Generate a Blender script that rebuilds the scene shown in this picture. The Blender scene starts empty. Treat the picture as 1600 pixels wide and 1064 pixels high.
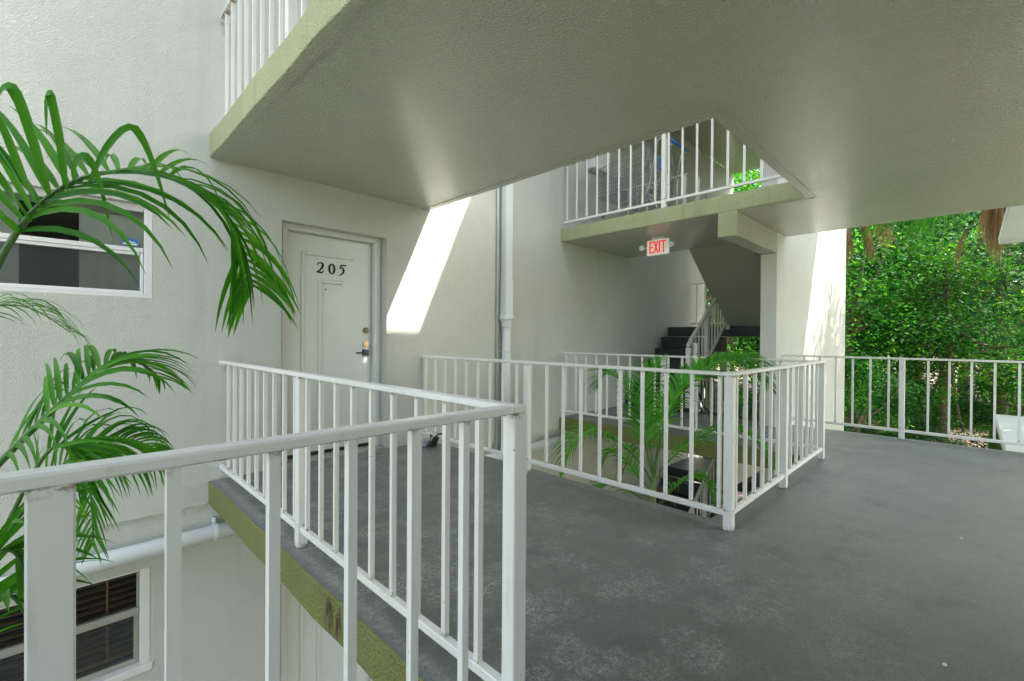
import bpy, bmesh, math, random
from mathutils import Vector, Matrix, noise
random.seed(7)
sc = bpy.context.scene
col = sc.collection
R = math.radians

# ---------------------------------------------------------------- camera, sky, sun, exposure
HEAD, PITCH, ROLL, CAMH = R(45.047), R(-.3355), R(.3977), 1.0967
cam_d = bpy.data.cameras.new("camera"); cam = bpy.data.objects.new("camera", cam_d); col.objects.link(cam)
fw = Vector((math.cos(HEAD)*math.cos(PITCH), math.sin(HEAD)*math.cos(PITCH), math.sin(PITCH)))
rr = Vector((math.sin(HEAD), -math.cos(HEAD), 0)); uu = rr.cross(fw)
rt = rr*math.cos(ROLL)+uu*math.sin(ROLL); up = -rr*math.sin(ROLL)+uu*math.cos(ROLL)
cam.matrix_world = Matrix(((rt.x, up.x, -fw.x, 0), (rt.y, up.y, -fw.y, 0), (rt.z, up.z, -fw.z, CAMH), (0, 0, 0, 1)))
cam_d.sensor_width = 36; cam_d.lens = 36*718.12/1600; cam_d.clip_start = .02; cam_d.clip_end = 600
sc.camera = cam

SUN_TO = Vector((.44, -.60, 1)).normalized()          # direction towards the sun
world = bpy.data.worlds.new("World"); sc.world = world; world.use_nodes = True
wn, wl = world.node_tree.nodes, world.node_tree.links
sky = wn.new('ShaderNodeTexSky'); sky.sky_type = 'NISHITA'; sky.sun_disc = False
sky.sun_elevation = math.asin(SUN_TO.z); sky.sun_rotation = math.atan2(SUN_TO.x, SUN_TO.y)
sky.air_density = 1.0; sky.dust_density = 3.0; sky.ozone_density = 1.0
hs = wn.new('ShaderNodeHueSaturation'); hs.inputs['Saturation'].default_value = .75
wl.new(sky.outputs[0], hs.inputs['Color']); wl.new(hs.outputs[0], wn['Background'].inputs[0])
wn['Background'].inputs[1].default_value = .15
sun_d = bpy.data.lights.new("sun", 'SUN'); sun_d.energy = 2.4; sun_d.angle = R(.5); sun_d.color = (1, .965, .90)
sun = bpy.data.objects.new("sun", sun_d); col.objects.link(sun)
sun.rotation_euler = SUN_TO.to_track_quat('Z', 'Y').to_euler()
sc.view_settings.view_transform = 'Standard'; sc.view_settings.look = 'None'
sc.view_settings.exposure = 2.5; sc.view_settings.gamma = 1; sc.view_settings.use_curve_mapping = False
sc.render.engine = 'CYCLES'
sc.cycles.max_bounces = 12; sc.cycles.diffuse_bounces = 7; sc.cycles.transparent_max_bounces = 12

# ---------------------------------------------------------------- helpers
def tag(o, label=None, cat=None, group=None, kind=None):
    if label: o['label'] = label
    if cat: o['category'] = cat
    if group: o['group'] = group
    if kind: o['kind'] = kind
    return o

def empty(name, loc=(0, 0, 0), label=None, cat=None, group=None):
    o = bpy.data.objects.new(name, None); o.empty_display_size = .1; col.objects.link(o); o.location = loc
    return tag(o, label, cat, group)

class MB:
    """collects geometry in world coordinates; build() links it as one mesh object"""
    def __init__(s): s.v = []; s.f = []; s.m = []
    def quad(s, a, b, c, d, m=0):
        n = len(s.v); s.v += [tuple(a), tuple(b), tuple(c), tuple(d)]; s.f.append((n, n+1, n+2, n+3)); s.m.append(m); return s
    def box(s, x0, x1, y0, y1, z0, z1, m=0):
        return s.hexa([(x0, y0, z0), (x1, y0, z0), (x1, y1, z0), (x0, y1, z0), (x0, y0, z1), (x1, y0, z1), (x1, y1, z1), (x0, y1, z1)], m)
    def hexa(s, p, m=0):
        n = len(s.v); s.v += [tuple(q) for q in p]
        for f in ((3, 2, 1, 0), (4, 5, 6, 7), (0, 1, 5, 4), (1, 2, 6, 5), (2, 3, 7, 6), (3, 0, 4, 7)):
            s.f.append(tuple(n+i for i in f)); s.m.append(m)
        return s
    def bar(s, a, b, w, h, upv=(0, 0, 1), m=0):
        a, b = Vector(a), Vector(b); d = (b-a).normalized(); u = Vector(upv)
        if abs(d.dot(u)) > .98: u = Vector((1, 0, 0))
        sd = d.cross(u).normalized()*w/2; u2 = sd.cross(d).normalized()*h/2
        return s.hexa([a-sd-u2, b-sd-u2, b+sd-u2, a+sd-u2, a-sd+u2, b-sd+u2, b+sd+u2, a+sd+u2], m)
    def tube(s, pts, r, n=10, m=0, cap=True):
        pts = [Vector(p) for p in pts]; rs = r if isinstance(r, (list, tuple)) else [r]*len(pts)
        base = len(s.v); ref = None
        for i, p in enumerate(pts):
            t = (pts[min(i+1, len(pts)-1)]-pts[max(i-1, 0)]).normalized()
            if ref is None: ref = t.orthogonal().normalized()
            ref = (ref-t*ref.dot(t)).normalized(); bi = t.cross(ref)
            for k in range(n):
                a = 2*math.pi*k/n; s.v.append(tuple(p+(ref*math.cos(a)+bi*math.sin(a))*rs[i]))
        for i in range(len(pts)-1):
            for k in range(n):
                a = base+i*n+k; b = base+i*n+(k+1) % n
                s.f.append((a, b, b+n, a+n)); s.m.append(m)
        if cap:
            s.f.append(tuple(base+k for k in range(n))[::-1]); s.m.append(m)
            e = base+(len(pts)-1)*n; s.f.append(tuple(e+k for k in range(n))); s.m.append(m)
        return s
    def ellip(s, c, rx, ry, rz, nu=12, nv=8, m=0):
        b = len(s.v)
        for j in range(nv+1):
            t = math.pi*j/nv
            for i in range(nu):
                a = 2*math.pi*i/nu; s.v.append((c[0]+rx*math.sin(t)*math.cos(a), c[1]+ry*math.sin(t)*math.sin(a), c[2]+rz*math.cos(t)))
        for j in range(nv):
            for i in range(nu):
                s.f.append((b+j*nu+i, b+(j+1)*nu+i, b+(j+1)*nu+(i+1) % nu, b+j*nu+(i+1) % nu)); s.m.append(m)
        return s
    def build(s, name, mats, parent=None, bevel=0, smooth=False, seg=1):
        me = bpy.data.meshes.new(name); me.from_pydata(s.v, [], s.f)
        if not isinstance(mats, (list, tuple)): mats = [mats]
        for x in mats: me.materials.append(x)
        me.polygons.foreach_set('material_index', s.m)
        if smooth: me.polygons.foreach_set('use_smooth', [True]*len(me.polygons))
        me.update()
        if bevel:
            bm = bmesh.new(); bm.from_mesh(me); bmesh.ops.remove_doubles(bm, verts=bm.verts, dist=1e-5)
            es = [e for e in bm.edges if len(e.link_faces) == 2 and e.calc_face_angle(0) > .5]
            bmesh.ops.bevel(bm, geom=es, offset=bevel, segments=seg, profile=.5, affect='EDGES', clamp_overlap=True)
            bm.to_mesh(me); bm.free()
        o = bpy.data.objects.new(name, me); col.objects.link(o)
        if parent is not None:
            o.parent = parent
            top = parent
            off = Vector(parent.location)
            while top.parent is not None: top = top.parent; off += Vector(top.location)
            me.transform(Matrix.Translation(-off))
        return o

def box(name, mat, parent, *b, bevel=0):
    return MB().box(*b).build(name, mat, parent, bevel)

# ---------------------------------------------------------------- materials
def newmat(name):
    m = bpy.data.materials.new(name); m.use_nodes = True
    nt = m.node_tree; return m, nt, nt.nodes, nt.links, nt.nodes['Principled BSDF']

def mix(N, L, fac, a, b):
    n = N.new('ShaderNodeMix'); n.data_type = 'RGBA'
    if isinstance(fac, (int, float)): n.inputs[0].default_value = fac
    else: L.new(fac, n.inputs[0])
    for k, x in ((6, a), (7, b)):
        if isinstance(x, tuple): n.inputs[k].default_value = (*x, 1) if len(x) == 3 else x
        else: L.new(x, n.inputs[k])
    return n.outputs[2]

def noi(N, L, vec, scale, detail=3, rough=.55, dist=0):
    n = N.new('ShaderNodeTexNoise'); n.inputs['Scale'].default_value = scale; n.inputs['Detail'].default_value = detail
    n.inputs['Roughness'].default_value = rough; n.inputs['Distortion'].default_value = dist
    if vec is not None: L.new(vec, n.inputs['Vector'])
    return n.outputs['Fac']

def ramp(N, L, x, p0, p1, a=0., b=1.):
    n = N.new('ShaderNodeMapRange'); n.inputs[1].default_value = p0; n.inputs[2].default_value = p1
    n.inputs[3].default_value = a; n.inputs[4].default_value = b; L.new(x, n.inputs[0]); return n.outputs[0]

def math_(N, L, op, a, b):
    n = N.new('ShaderNodeMath'); n.operation = op
    for k, x in enumerate((a, b)):
        if isinstance(x, (int, float)): n.inputs[k].default_value = x
        else: L.new(x, n.inputs[k])
    return n.outputs[0]

def gpos(N):
    return N.new('ShaderNodeNewGeometry').outputs['Position']

def mapping(N, L, vec, sc_=(1, 1, 1), rot=(0, 0, 0)):
    m = N.new('ShaderNodeMapping'); m.inputs['Scale'].default_value = sc_; m.inputs['Rotation'].default_value = rot
    L.new(vec, m.inputs['Vector']); return m.outputs[0]

def stucco(name, colr, colr2, rough=.75, strength=.45, scale=75, dist=.006, dirt=(.45, .42, .33), dirt_amt=.25, spec=.3):
    m, nt, N, L, P = newmat(name); g = gpos(N)
    big = noi(N, L, g, .9, 4); fine = noi(N, L, g, 9, 5, .65)
    c = mix(N, L, ramp(N, L, big, .3, .7), colr, colr2)
    strk = noi(N, L, mapping(N, L, g, (7, 7, .55)), 1, 5, .65)
    c = mix(N, L, ramp(N, L, strk, .54, .72, 0, dirt_amt*.75), c, dirt)
    pat = noi(N, L, g, 1.7, 3, .5, .8); c = mix(N, L, ramp(N, L, pat, .50, .515, 0, .10), c, tuple(x*.80 for x in colr))
    spot = ramp(N, L, fine, .62, .82, 0, dirt_amt)
    c = mix(N, L, spot, c, dirt)
    if name == 'green_fascia':      # rusty drips left on the slab edge
        ds = N.new('ShaderNodeVectorMath'); ds.operation = 'DISTANCE'; ds.inputs[1].default_value = (.835, 1.90, -.09)
        sq = mapping(N, L, g, (1, 1, .7)); L.new(g, ds.inputs[0])
        dm = math_(N, L, 'MULTIPLY', ramp(N, L, ds.outputs['Value'], .11, .05, 0, 1), ramp(N, L, noi(N, L, mapping(N, L, g, (60, 60, 7)), 1, 3), .45, .58))
        c = mix(N, L, dm, c, (.06, .03, .018))
    L.new(c, P.inputs['Base Color'])
    P.inputs['Roughness'].default_value = rough; P.inputs['Specular IOR Level'].default_value = spec
    w = mapping(N, L, g, (1, 1, 1.25))
    h1 = noi(N, L, w, scale, 2.0, .5, .25); h2 = noi(N, L, w, scale*.33, 2, .5)
    h = math_(N, L, 'ADD', ramp(N, L, h1, .38, .62), math_(N, L, 'MULTIPLY', h2, .35))
    b = N.new('ShaderNodeBump'); b.inputs['Strength'].default_value = strength; b.inputs['Distance'].default_value = dist
    L.new(h, b.inputs['Height']); L.new(b.outputs[0], P.inputs['Normal']); return m

M = {}
M['wall'] = stucco('wall_stucco', (.655, .665, .59), (.615, .625, .545), .75, .62, 105, .007)
M['skylit_white'] = stucco('skylit_white_stucco', (.80, .80, .75), (.77, .77, .71), .7, .5, 88, .006)  # whiter facing for the wall ends; skylight from the well is painted in
M['ceiling'] = stucco('ceiling_stucco', (.72, .71, .575), (.67, .66, .525), .22, 1., 85, .014, dirt_amt=.08, spec=1.)
cp_ = M['ceiling'].node_tree.nodes['Principled BSDF']; cp_.inputs['Coat Weight'].default_value = .6; cp_.inputs['Coat Roughness'].default_value = .24
M['fascia'] = stucco('green_fascia', (.215, .225, .075), (.175, .185, .058), .55, .8, 55, .008, (.16, .13, .06), .45)
M['fascia3'] = stucco('pale_green_fascia', (.46, .485, .29), (.40, .42, .23), .6, .8, 55, .008, (.2, .17, .08), .4)  # paler green for the upper slab edges
M['lower'] = stucco('lower_stucco', (.57, .59, .47), (.52, .54, .42), .75, .62, 105, .007)

def paint(name, c, rough=.45, spots=(.25, .2, .13), amt=.5, bump=.12, metal=0., nsc=14., thr=(.70, .80)):
    m, nt, N, L, P = newmat(name); g = gpos(N)
    n1 = noi(N, L, g, nsc, 6, .7); n2 = noi(N, L, g, 2.2, 3)
    cc = mix(N, L, ramp(N, L, n2, .3, .7), c, tuple(x*.92 for x in c))
    cc = mix(N, L, ramp(N, L, n1, thr[0], thr[1], 0, amt), cc, spots); L.new(cc, P.inputs['Base Color'])
    L.new(ramp(N, L, n1, .3, .7, rough*.8, min(1, rough*1.3)), P.inputs['Roughness']); P.inputs['Metallic'].default_value = metal
    b = N.new('ShaderNodeBump'); b.inputs['Strength'].default_value = bump; b.inputs['Distance'].default_value = .003
    L.new(noi(N, L, g, 60, 4), b.inputs['Height']); L.new(b.outputs[0], P.inputs['Normal']); return m

M['rail'] = paint('rail_paint', (.86, .85, .79), .36, (.30, .22, .13), .75, .3, nsc=30, thr=(.68, .72))
def weld_rust(m):
    N = m.node_tree.nodes; L = m.node_tree.links; P = N['Principled BSDF']; old = P.inputs['Base Color'].links[0].from_socket
    g = gpos(N); sx = N.new('ShaderNodeSeparateXYZ'); L.new(g, sx.inputs[0])
    zz = math_(N, L, 'MODULO', math_(N, L, 'ADD', sx.outputs[2], 5.24), 2.62)
    low = math_(N, L, 'MAXIMUM', math_(N, L, 'MULTIPLY', ramp(N, L, zz, .1095, .1105), ramp(N, L, zz, .132, .112)), ramp(N, L, zz, .035, .0, 0, 1))
    hi = math_(N, L, 'MULTIPLY', ramp(N, L, zz, .872, .886), ramp(N, L, zz, .892, .889))
    k = math_(N, L, 'MULTIPLY', math_(N, L, 'MAXIMUM', low, hi), ramp(N, L, noi(N, L, g, 40, 4, .7), .46, .60, 0, .85))
    c = mix(N, L, k, old, (.17, .09, .04))
    grime = math_(N, L, 'MULTIPLY', ramp(N, L, noi(N, L, mapping(N, L, g, (30, 30, 4)), 1, 4, .7), .55, .75, 0, .35), 1.0)
    c = mix(N, L, grime, c, (.52, .49, .38)); L.new(c, P.inputs['Base Color'])
weld_rust(M['rail'])
M['door'] = paint('door_paint', (.70, .73, .66), .40, amt=.15)
M['frame'] = paint('frame_paint', (.70, .71, .66), .42, amt=.2)
M['win'] = paint('window_paint', (.78, .78, .74), .45, amt=.25)
M['wind'] = paint('bronze_frame', (.36, .35, .29), .5, amt=.4)
M['pipe'] = paint('pipe_paint', (.74, .78, .76), .35, (.35, .33, .25), .35)
M['pipe2'] = paint('conduit_paint', (.48, .56, .50), .45, amt=.2)
M['stair'] = paint('stair_paint', (.030, .042, .040), .45, (.09, .09, .085), .5, .4)
M['black'] = paint('black_metal', (.015, .015, .016), .35, (.05, .05, .05), .3)
M['digit'] = paint('black_enamel', (.008, .008, .008), .6, (.01, .01, .01), 0)
M['brass'] = paint('brass', (.50, .36, .20), .28, metal=1.)
M['bronze'] = paint('dark_bronze', (.13, .11, .08), .35, metal=1.)
M['chrome'] = paint('chrome_wire', (.36, .37, .39), .3, (.1, .08, .07), .4, metal=.7)
M['blue'] = paint('blue_plastic', (.02, .19, .52), .35, amt=.1)
M['grey'] = paint('grey_plastic', (.36, .37, .37), .4, amt=.2)
M['white'] = paint('white_plastic', (.80, .80, .77), .4, amt=.08)
M['red'] = paint('red_print', (.45, .035, .02), .5, amt=.1)
M['blind'] = paint('blind_vinyl', (.84, .86, .82), .6, amt=.05)
M['wood'] = paint('blind_wood', (.46, .27, .12), .5, amt=.1)
M['canopy'] = paint('canopy_paint', (.62, .66, .62), .5, (.3, .3, .25), .4)
M['leak_cap_paint'] = paint('leak_cap_paint', (.5, .5, .48), .9, amt=.3)
M['rubber'] = paint('rubber', (.02, .02, .02), .7, amt=.1)

def floor_mat():
    m, nt, N, L, P = newmat('grey_floor_paint'); g = gpos(N)
    big = noi(N, L, g, .55, 5, .6); med = noi(N, L, g, 3.2, 6, .65)
    c = mix(N, L, ramp(N, L, big, .35, .65), (.172, .182, .168), (.200, .210, .194))
    c = mix(N, L, ramp(N, L, med, .55, .75, 0, .5), c, (.065, .073, .070))
    grain = noi(N, L, g, 130, 5, .8); c = mix(N, L, ramp(N, L, grain, .42, .62, .0, .45), c, (.075, .085, .082))
    # brushed and scuffed paint: short strokes along two directions
    s1 = noi(N, L, mapping(N, L, g, (26, 60, 1), (0, 0, .9)), 1, 8, .8, 1.6)
    s2 = noi(N, L, mapping(N, L, g, (70, 30, 1), (0, 0, .25)), 1, 8, .8, 1.6)
    s3 = noi(N, L, g, 85, 8, .85, .8)
    st = math_(N, L, 'MAXIMUM', math_(N, L, 'MAXIMUM', ramp(N, L, s1, .535, .565), ramp(N, L, s2, .54, .57)), ramp(N, L, s3, .535, .57))
    sx = N.new('ShaderNodeSeparateXYZ'); L.new(g, sx.inputs[0])
    near = math_(N, L, 'MULTIPLY', ramp(N, L, sx.outputs[0], 3.3, .9, 0, 1), ramp(N, L, sx.outputs[1], 0., .8, 0, 1))
    patch = ramp(N, L, noi(N, L, g, 2.6, 9, .8), .46, .60)
    wear = math_(N, L, 'MULTIPLY', math_(N, L, 'MULTIPLY', st, patch), ramp(N, L, near, 0, 1, .10, .72))
    c = mix(N, L, wear, c, (.66, .67, .64))
    # bare gritty band under the rail at the left slab edge, fresher blue grey paint on the lip
    band = math_(N, L, 'MULTIPLY', ramp(N, L, sx.outputs[0], .885, .925, 1, 0), ramp(N, L, sx.outputs[0], .84, .90, 0, 1))
    band = math_(N, L, 'MULTIPLY', band, ramp(N, L, noi(N, L, g, 30, 6, .8), .42, .6))
    lip = ramp(N, L, sx.outputs[0], .90, .86, 0, .8)
    c = mix(N, L, lip, c, (.12, .145, .16)); c = mix(N, L, band, c, (.34, .33, .28))
    sp = ramp(N, L, noi(N, L, g, 55, 2, .5), .80, .84, 0, .8); c = mix(N, L, sp, c, (.5, .5, .47))
    dk = ramp(N, L, noi(N, L, mapping(N, L, g, (7, 30, 1), (0, 0, 1.1)), 1, 4, .7), .68, .78, 0, .6); c = mix(N, L, dk, c, (.03, .032, .03))
    L.new(c, P.inputs['Base Color'])
    L.new(ramp(N, L, med, .3, .75, .30, .52), P.inputs['Roughness']); P.inputs['Specular IOR Level'].default_value = .5
    b = N.new('ShaderNodeBump'); b.inputs['Strength'].default_value = .7; b.inputs['Distance'].default_value = .005
    hh = math_(N, L, 'ADD', noi(N, L, g, 22, 6, .7), math_(N, L, 'MULTIPLY', st, .08))
    L.new(hh, b.inputs['Height']); L.new(b.outputs[0], P.inputs['Normal']); return m
M['floor'] = floor_mat()

def leafmat(name, c1, c2, c3, scale=3., trans=.35, rough=.42):
    m, nt, N, L, P = newmat(name); g = gpos(N)
    at = N.new('ShaderNodeAttribute'); at.attribute_name = 'tint'
    c = mix(N, L, ramp(N, L, at.outputs['Fac'], 0, .75), c1, c2)
    c = mix(N, L, ramp(N, L, at.outputs['Fac'], .76, .95), c, c3)  # brightest tints; on the trees they paint in sunlit highlights
    n = noi(N, L, g, scale, 4); c = mix(N, L, ramp(N, L, n, .55, .75, 0, .5), c, c1)
    L.new(c, P.inputs['Base Color']); P.inputs['Roughness'].default_value = rough; P.inputs['Specular IOR Level'].default_value = .18
    tr = N.new('ShaderNodeBsdfTranslucent'); L.new(c, tr.inputs['Color'])
    mx = N.new('ShaderNodeMixShader'); mx.inputs[0].default_value = trans
    L.new(P.outputs[0], mx.inputs[1]); L.new(tr.outputs[0], mx.inputs[2]); L.new(mx.outputs[0], N['Material Output'].inputs[0]); return m
M['palm'] = leafmat('palm_leaf', (.035, .19, .010), (.11, .38, .018), (.20, .30, .04), 6, .38, .42)
M['palmw'] = leafmat('palm_leaf_well', (.06, .30, .025), (.14, .48, .04), (.24, .20, .07), 6, .35, .38)  # lighter leaf green of the stairwell palm
M['tree1'] = leafmat('tree_leaf', (.006, .050, .009), (.026, .19, .011), (.16, .40, .02), 1.5, .42, .6)
M['tree2'] = leafmat('tree_leaf_dark', (.004, .036, .012), (.016, .105, .018), (.08, .24, .03), 1.5, .35, .6)
M['tree3'] = leafmat('tree_leaf_light', (.028, .14, .010), (.08, .33, .012), (.32, .52, .04), 1.5, .45, .6)
M['dead'] = leafmat('dead_frond', (.20, .12, .055), (.34, .22, .11), (.46, .34, .2), 5, .15, .7)
M['grass'] = leafmat('grass_blade', (.06, .17, .02), (.12, .26, .03), (.22, .32, .08), 1.5, .3)
M['stem'] = paint('palm_stem', (.16, .27, .07), .4, (.2, .16, .06), .5)
M['rachis'] = paint('palm_rachis', (.07, .17, .03), .4, (.25, .2, .08), .3)

def rough_mat(name, c1, c2, c3, scale, bump=.8, dist=.03, stretch=(1, 1, 1)):
    m, nt, N, L, P = newmat(name); g = mapping(N, L, gpos(N), stretch)
    a = noi(N, L, g, scale, 8, .7); b_ = noi(N, L, g, scale*.17, 4)
    c = mix(N, L, ramp(N, L, a, .35, .65), c1, c2); c = mix(N, L, ramp(N, L, b_, .5, .66), c, c3)
    L.new(c, P.inputs['Base Color']); P.inputs['Roughness'].default_value = .95
    b = N.new('ShaderNodeBump'); b.inputs['Strength'].default_value = bump; b.inputs['Distance'].default_value = dist
    L.new(a, b.inputs['Height']); L.new(b.outputs[0], P.inputs['Normal']); return m
M['bark'] = rough_mat('bark', (.10, .07, .045), (.24, .17, .11), (.15, .12, .08), 9, 1, .03, (1, 1, .25))
M['palmbark'] = rough_mat('palm_bark', (.22, .16, .10), (.40, .30, .19), (.28, .2, .12), 14, 1, .02, (1, 1, 2.2))
M['ground'] = rough_mat('leaf_litter_ground', (.17, .12, .085), (.40, .30, .22), (.12, .12, .06), 7, 1, .04)
M['soil'] = rough_mat('mulch', (.10, .07, .05), (.22, .16, .12), (.12, .09, .07), 22, 1, .03)
M['concrete'] = rough_mat('ground_concrete', (.22, .22, .20), (.30, .30, .27), (.26, .25, .22), 12, .3, .01)

def glass_mat():
    m, nt, N, L, P = newmat('window_glass'); P.inputs['Base Color'].default_value = (.9, .95, .93, 1)
    P.inputs['Roughness'].default_value = .03; P.inputs['Transmission Weight'].default_value = 1; P.inputs['IOR'].default_value = 1.45
    tr = N.new('ShaderNodeBsdfTransparent'); tr.inputs[0].default_value = (.82, .86, .84, 1)
    gl = N.new('ShaderNodeBsdfGlossy'); gl.inputs['Roughness'].default_value = .03
    fr = N.new('ShaderNodeFresnel'); fr.inputs[0].default_value = 1.6
    mx = N.new('ShaderNodeMixShader'); L.new(fr.outputs[0], mx.inputs[0]); L.new(tr.outputs[0], mx.inputs[1]); L.new(gl.outputs[0], mx.inputs[2])
    L.new(mx.outputs[0], N['Material Output'].inputs[0]); return m
M['glass'] = glass_mat()
def screen_mat():
    m, nt, N, L, P = newmat('insect_screen'); P.inputs['Base Color'].default_value = (.09, .10, .10, 1); P.inputs['Roughness'].default_value = .6
    tr = N.new('ShaderNodeBsdfTransparent'); mx = N.new('ShaderNodeMixShader'); mx.inputs[0].default_value = .34
    L.new(tr.outputs[0], mx.inputs[1]); L.new(P.outputs[0], mx.inputs[2]); L.new(mx.outputs[0], N['Material Output'].inputs[0]); return m
M['screen'] = screen_mat()
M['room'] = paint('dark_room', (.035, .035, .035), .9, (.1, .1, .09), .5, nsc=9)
def emis(name, c, s):
    m, nt, N, L, P = newmat(name); P.inputs['Base Color'].default_value = (*c, 1); P.inputs['Emission Color'].default_value = (*c, 1)
    P.inputs['Emission Strength'].default_value = s; return m
M['signlit'] = emis('lit_sign_housing', (.80, .76, .66), .055)
M['exitred'] = emis('lit_red_letters', (.80, .02, .015), .10)

# ================================================================ STRUCTURE
W = 4.087; LV = 2.62; TH = .18
XW, XN, XF, XE = .835, 2.86, 5.03, 6.80          # slab west edge, well near edge, well far edge, east end
YW = 1.13; YC = .99

def jitter_outline(pts, fixed_far, amp=.004, step=.12):
    out = []
    for i, a in enumerate(pts):
        b = pts[(i+1) % len(pts)]; a_, b_ = Vector(a), Vector(b); L_ = (b_-a_).length; d = (b_-a_)/L_; nrm = Vector((d.y, -d.x))
        n = max(1, int(L_/step)) if i not in fixed_far else 1
        for k in range(n):
            p = a_+d*L_*k/n
            if k and n > 1: p = p+nrm*noise.noise(Vector((p.x*4.1, p.y*4.1, i*3.3)))*amp*2
            out.append((p.x, p.y))
    return out

def slab(name, outline, ztop, zbot, fixed=(), label=None, edge='fascia'):
    pts = jitter_outline(outline, fixed)
    bm = bmesh.new(); vt = [bm.verts.new((x, y, ztop)) for x, y in pts]; vb = [bm.verts.new((x, y, zbot+noise.noise(Vector((x*3, y*3, 5)))*.004)) for x, y in pts]
    ft = bm.faces.new(vt); fb = bm.faces.new(vb[::-1]); ft.material_index = 0; fb.material_index = 1
    n = len(pts)
    for i in range(n):
        f = bm.faces.new((vt[i], vb[i], vb[(i+1) % n], vt[(i+1) % n])); f.material_index = 2
    bm.normal_update()
    es = [e for e in ft.edges]+[e for e in fb.edges]
    bmesh.ops.bevel(bm, geom=es, offset=.009, segments=2, profile=.5, affect='EDGES', clamp_overlap=True, material=2)
    bmesh.ops.recalc_face_normals(bm, faces=bm.faces)
    bmesh.ops.triangulate(bm, faces=[f for f in bm.faces if len(f.verts) > 4])
    me = bpy.data.meshes.new(name); bm.to_mesh(me); bm.free()
    for x in (M['floor'], M['ceiling'], M[edge]): me.materials.append(x)
    o = bpy.data.objects.new(name, me); col.objects.link(o); tag(o, label, kind='structure'); return o

YB = -1.95
OUT = [(-4, YB), (XE, YB), (XE, W), (XF, W), (XF, YW), (XN, YW), (XN, W), (XW, W), (XW, YC), (-4, YC)]
slab('walkway_floor', OUT, 0, -TH)
OUT3 = [(-4, YB), (XE, YB), (XE, W), (XF, W), (XF, YW), (XN-.02, YW), (XN-.02, W), (XW, W), (XW, YC), (-4, YC)]
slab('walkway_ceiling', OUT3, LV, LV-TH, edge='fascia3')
# drip bead under the upper slab
gb = MB(); zc = LV-TH
for a, b in (((.90, W), (.90, YC+.07)), ((.90, YC+.07), (-3.9, YC+.07)), ((2.765, W), (2.765, 1.055)), ((2.765, 1.055), (5.10, 1.055)), ((5.10, 1.055), (5.10, 1.74))):
    gb.bar((*a, zc-.001), (*b, zc-.001), .007, .006)
tag(gb.build('ceiling_drip_bead', M['ceiling']), kind='structure')
# roof slab with its own opening over the well, and over the stairs
ROX = 4.53; ROY = 1.60; RE = 9.62
OUTR = [(-4, YB-.3), (RE, YB-.3), (RE, 1.7), (11.6, 1.7), (11.6, W), (ROX, W), (ROX, ROY), (2.75, ROY), (2.75, W), (XW, W), (XW, .9), (-4, .9)]
slab('roof_slab', OUTR, 5.30, 5.06)

# ---- ground
def ground():
    bm = bmesh.new(); nx = 90; ny = 90
    xs = [-30+150*(i/nx)**1.0 for i in range(nx+1)]; ys = [-60+120*(j/ny) for j in range(ny+1)]
    g = [[bm.verts.new((x, y, -LV-.02+(noise.noise(Vector((x*.3, y*.3, 0)))*.12 + max(0, (x-20))*.012 if x > 11.5 else 0))) for y in ys] for x in xs]
    for i in range(nx):
        for j in range(ny): bm.faces.new((g[i][j], g[i+1][j], g[i+1][j+1], g[i][j+1]))
    me = bpy.data.meshes.new('ground'); bm.to_mesh(me); bm.free(); me.materials.append(M['ground'])
    o = bpy.data.objects.new('ground', me); col.objects.link(o); tag(o, kind='structure')
ground()
tag(MB().box(-6, 9.8, -2.2, 4.3, -LV-.14, -LV+.0).build('ground_floor_paving', M['concrete']), kind='structure')
tag(MB().box(2.9, 5.0, 1.2, 4.08, -LV+.001, -LV+.06).build('planter_bed', M['soil']), kind='structure')
tag(MB().box(-3.9, .8, 1.05, 4.08, -LV+.001, -LV+.06).build('court_planting_bed', M['soil']), kind='structure')

M['bounce_lawn'] = rough_mat('bounce_lawn', (.10, .13, .05), (.17, .21, .09), (.26, .25, .19), 14, 1, .03)  # unseen ground beside the building, added to bounce greenish light
tag(MB().box(-40, 11.2, -45, -2.21, -LV-.2, -LV+.03).box(-40, -6.005, -2.2, 20, -LV-.2, -LV+.03).build('bounce_lawn', M['bounce_lawn']), kind='structure')
# ================================================================ BUILDING
bld = empty('apartment_building', (0, 0, -LV), 'off white stucco apartment building with white doors and windows around the open stairwell', 'building')

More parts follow.
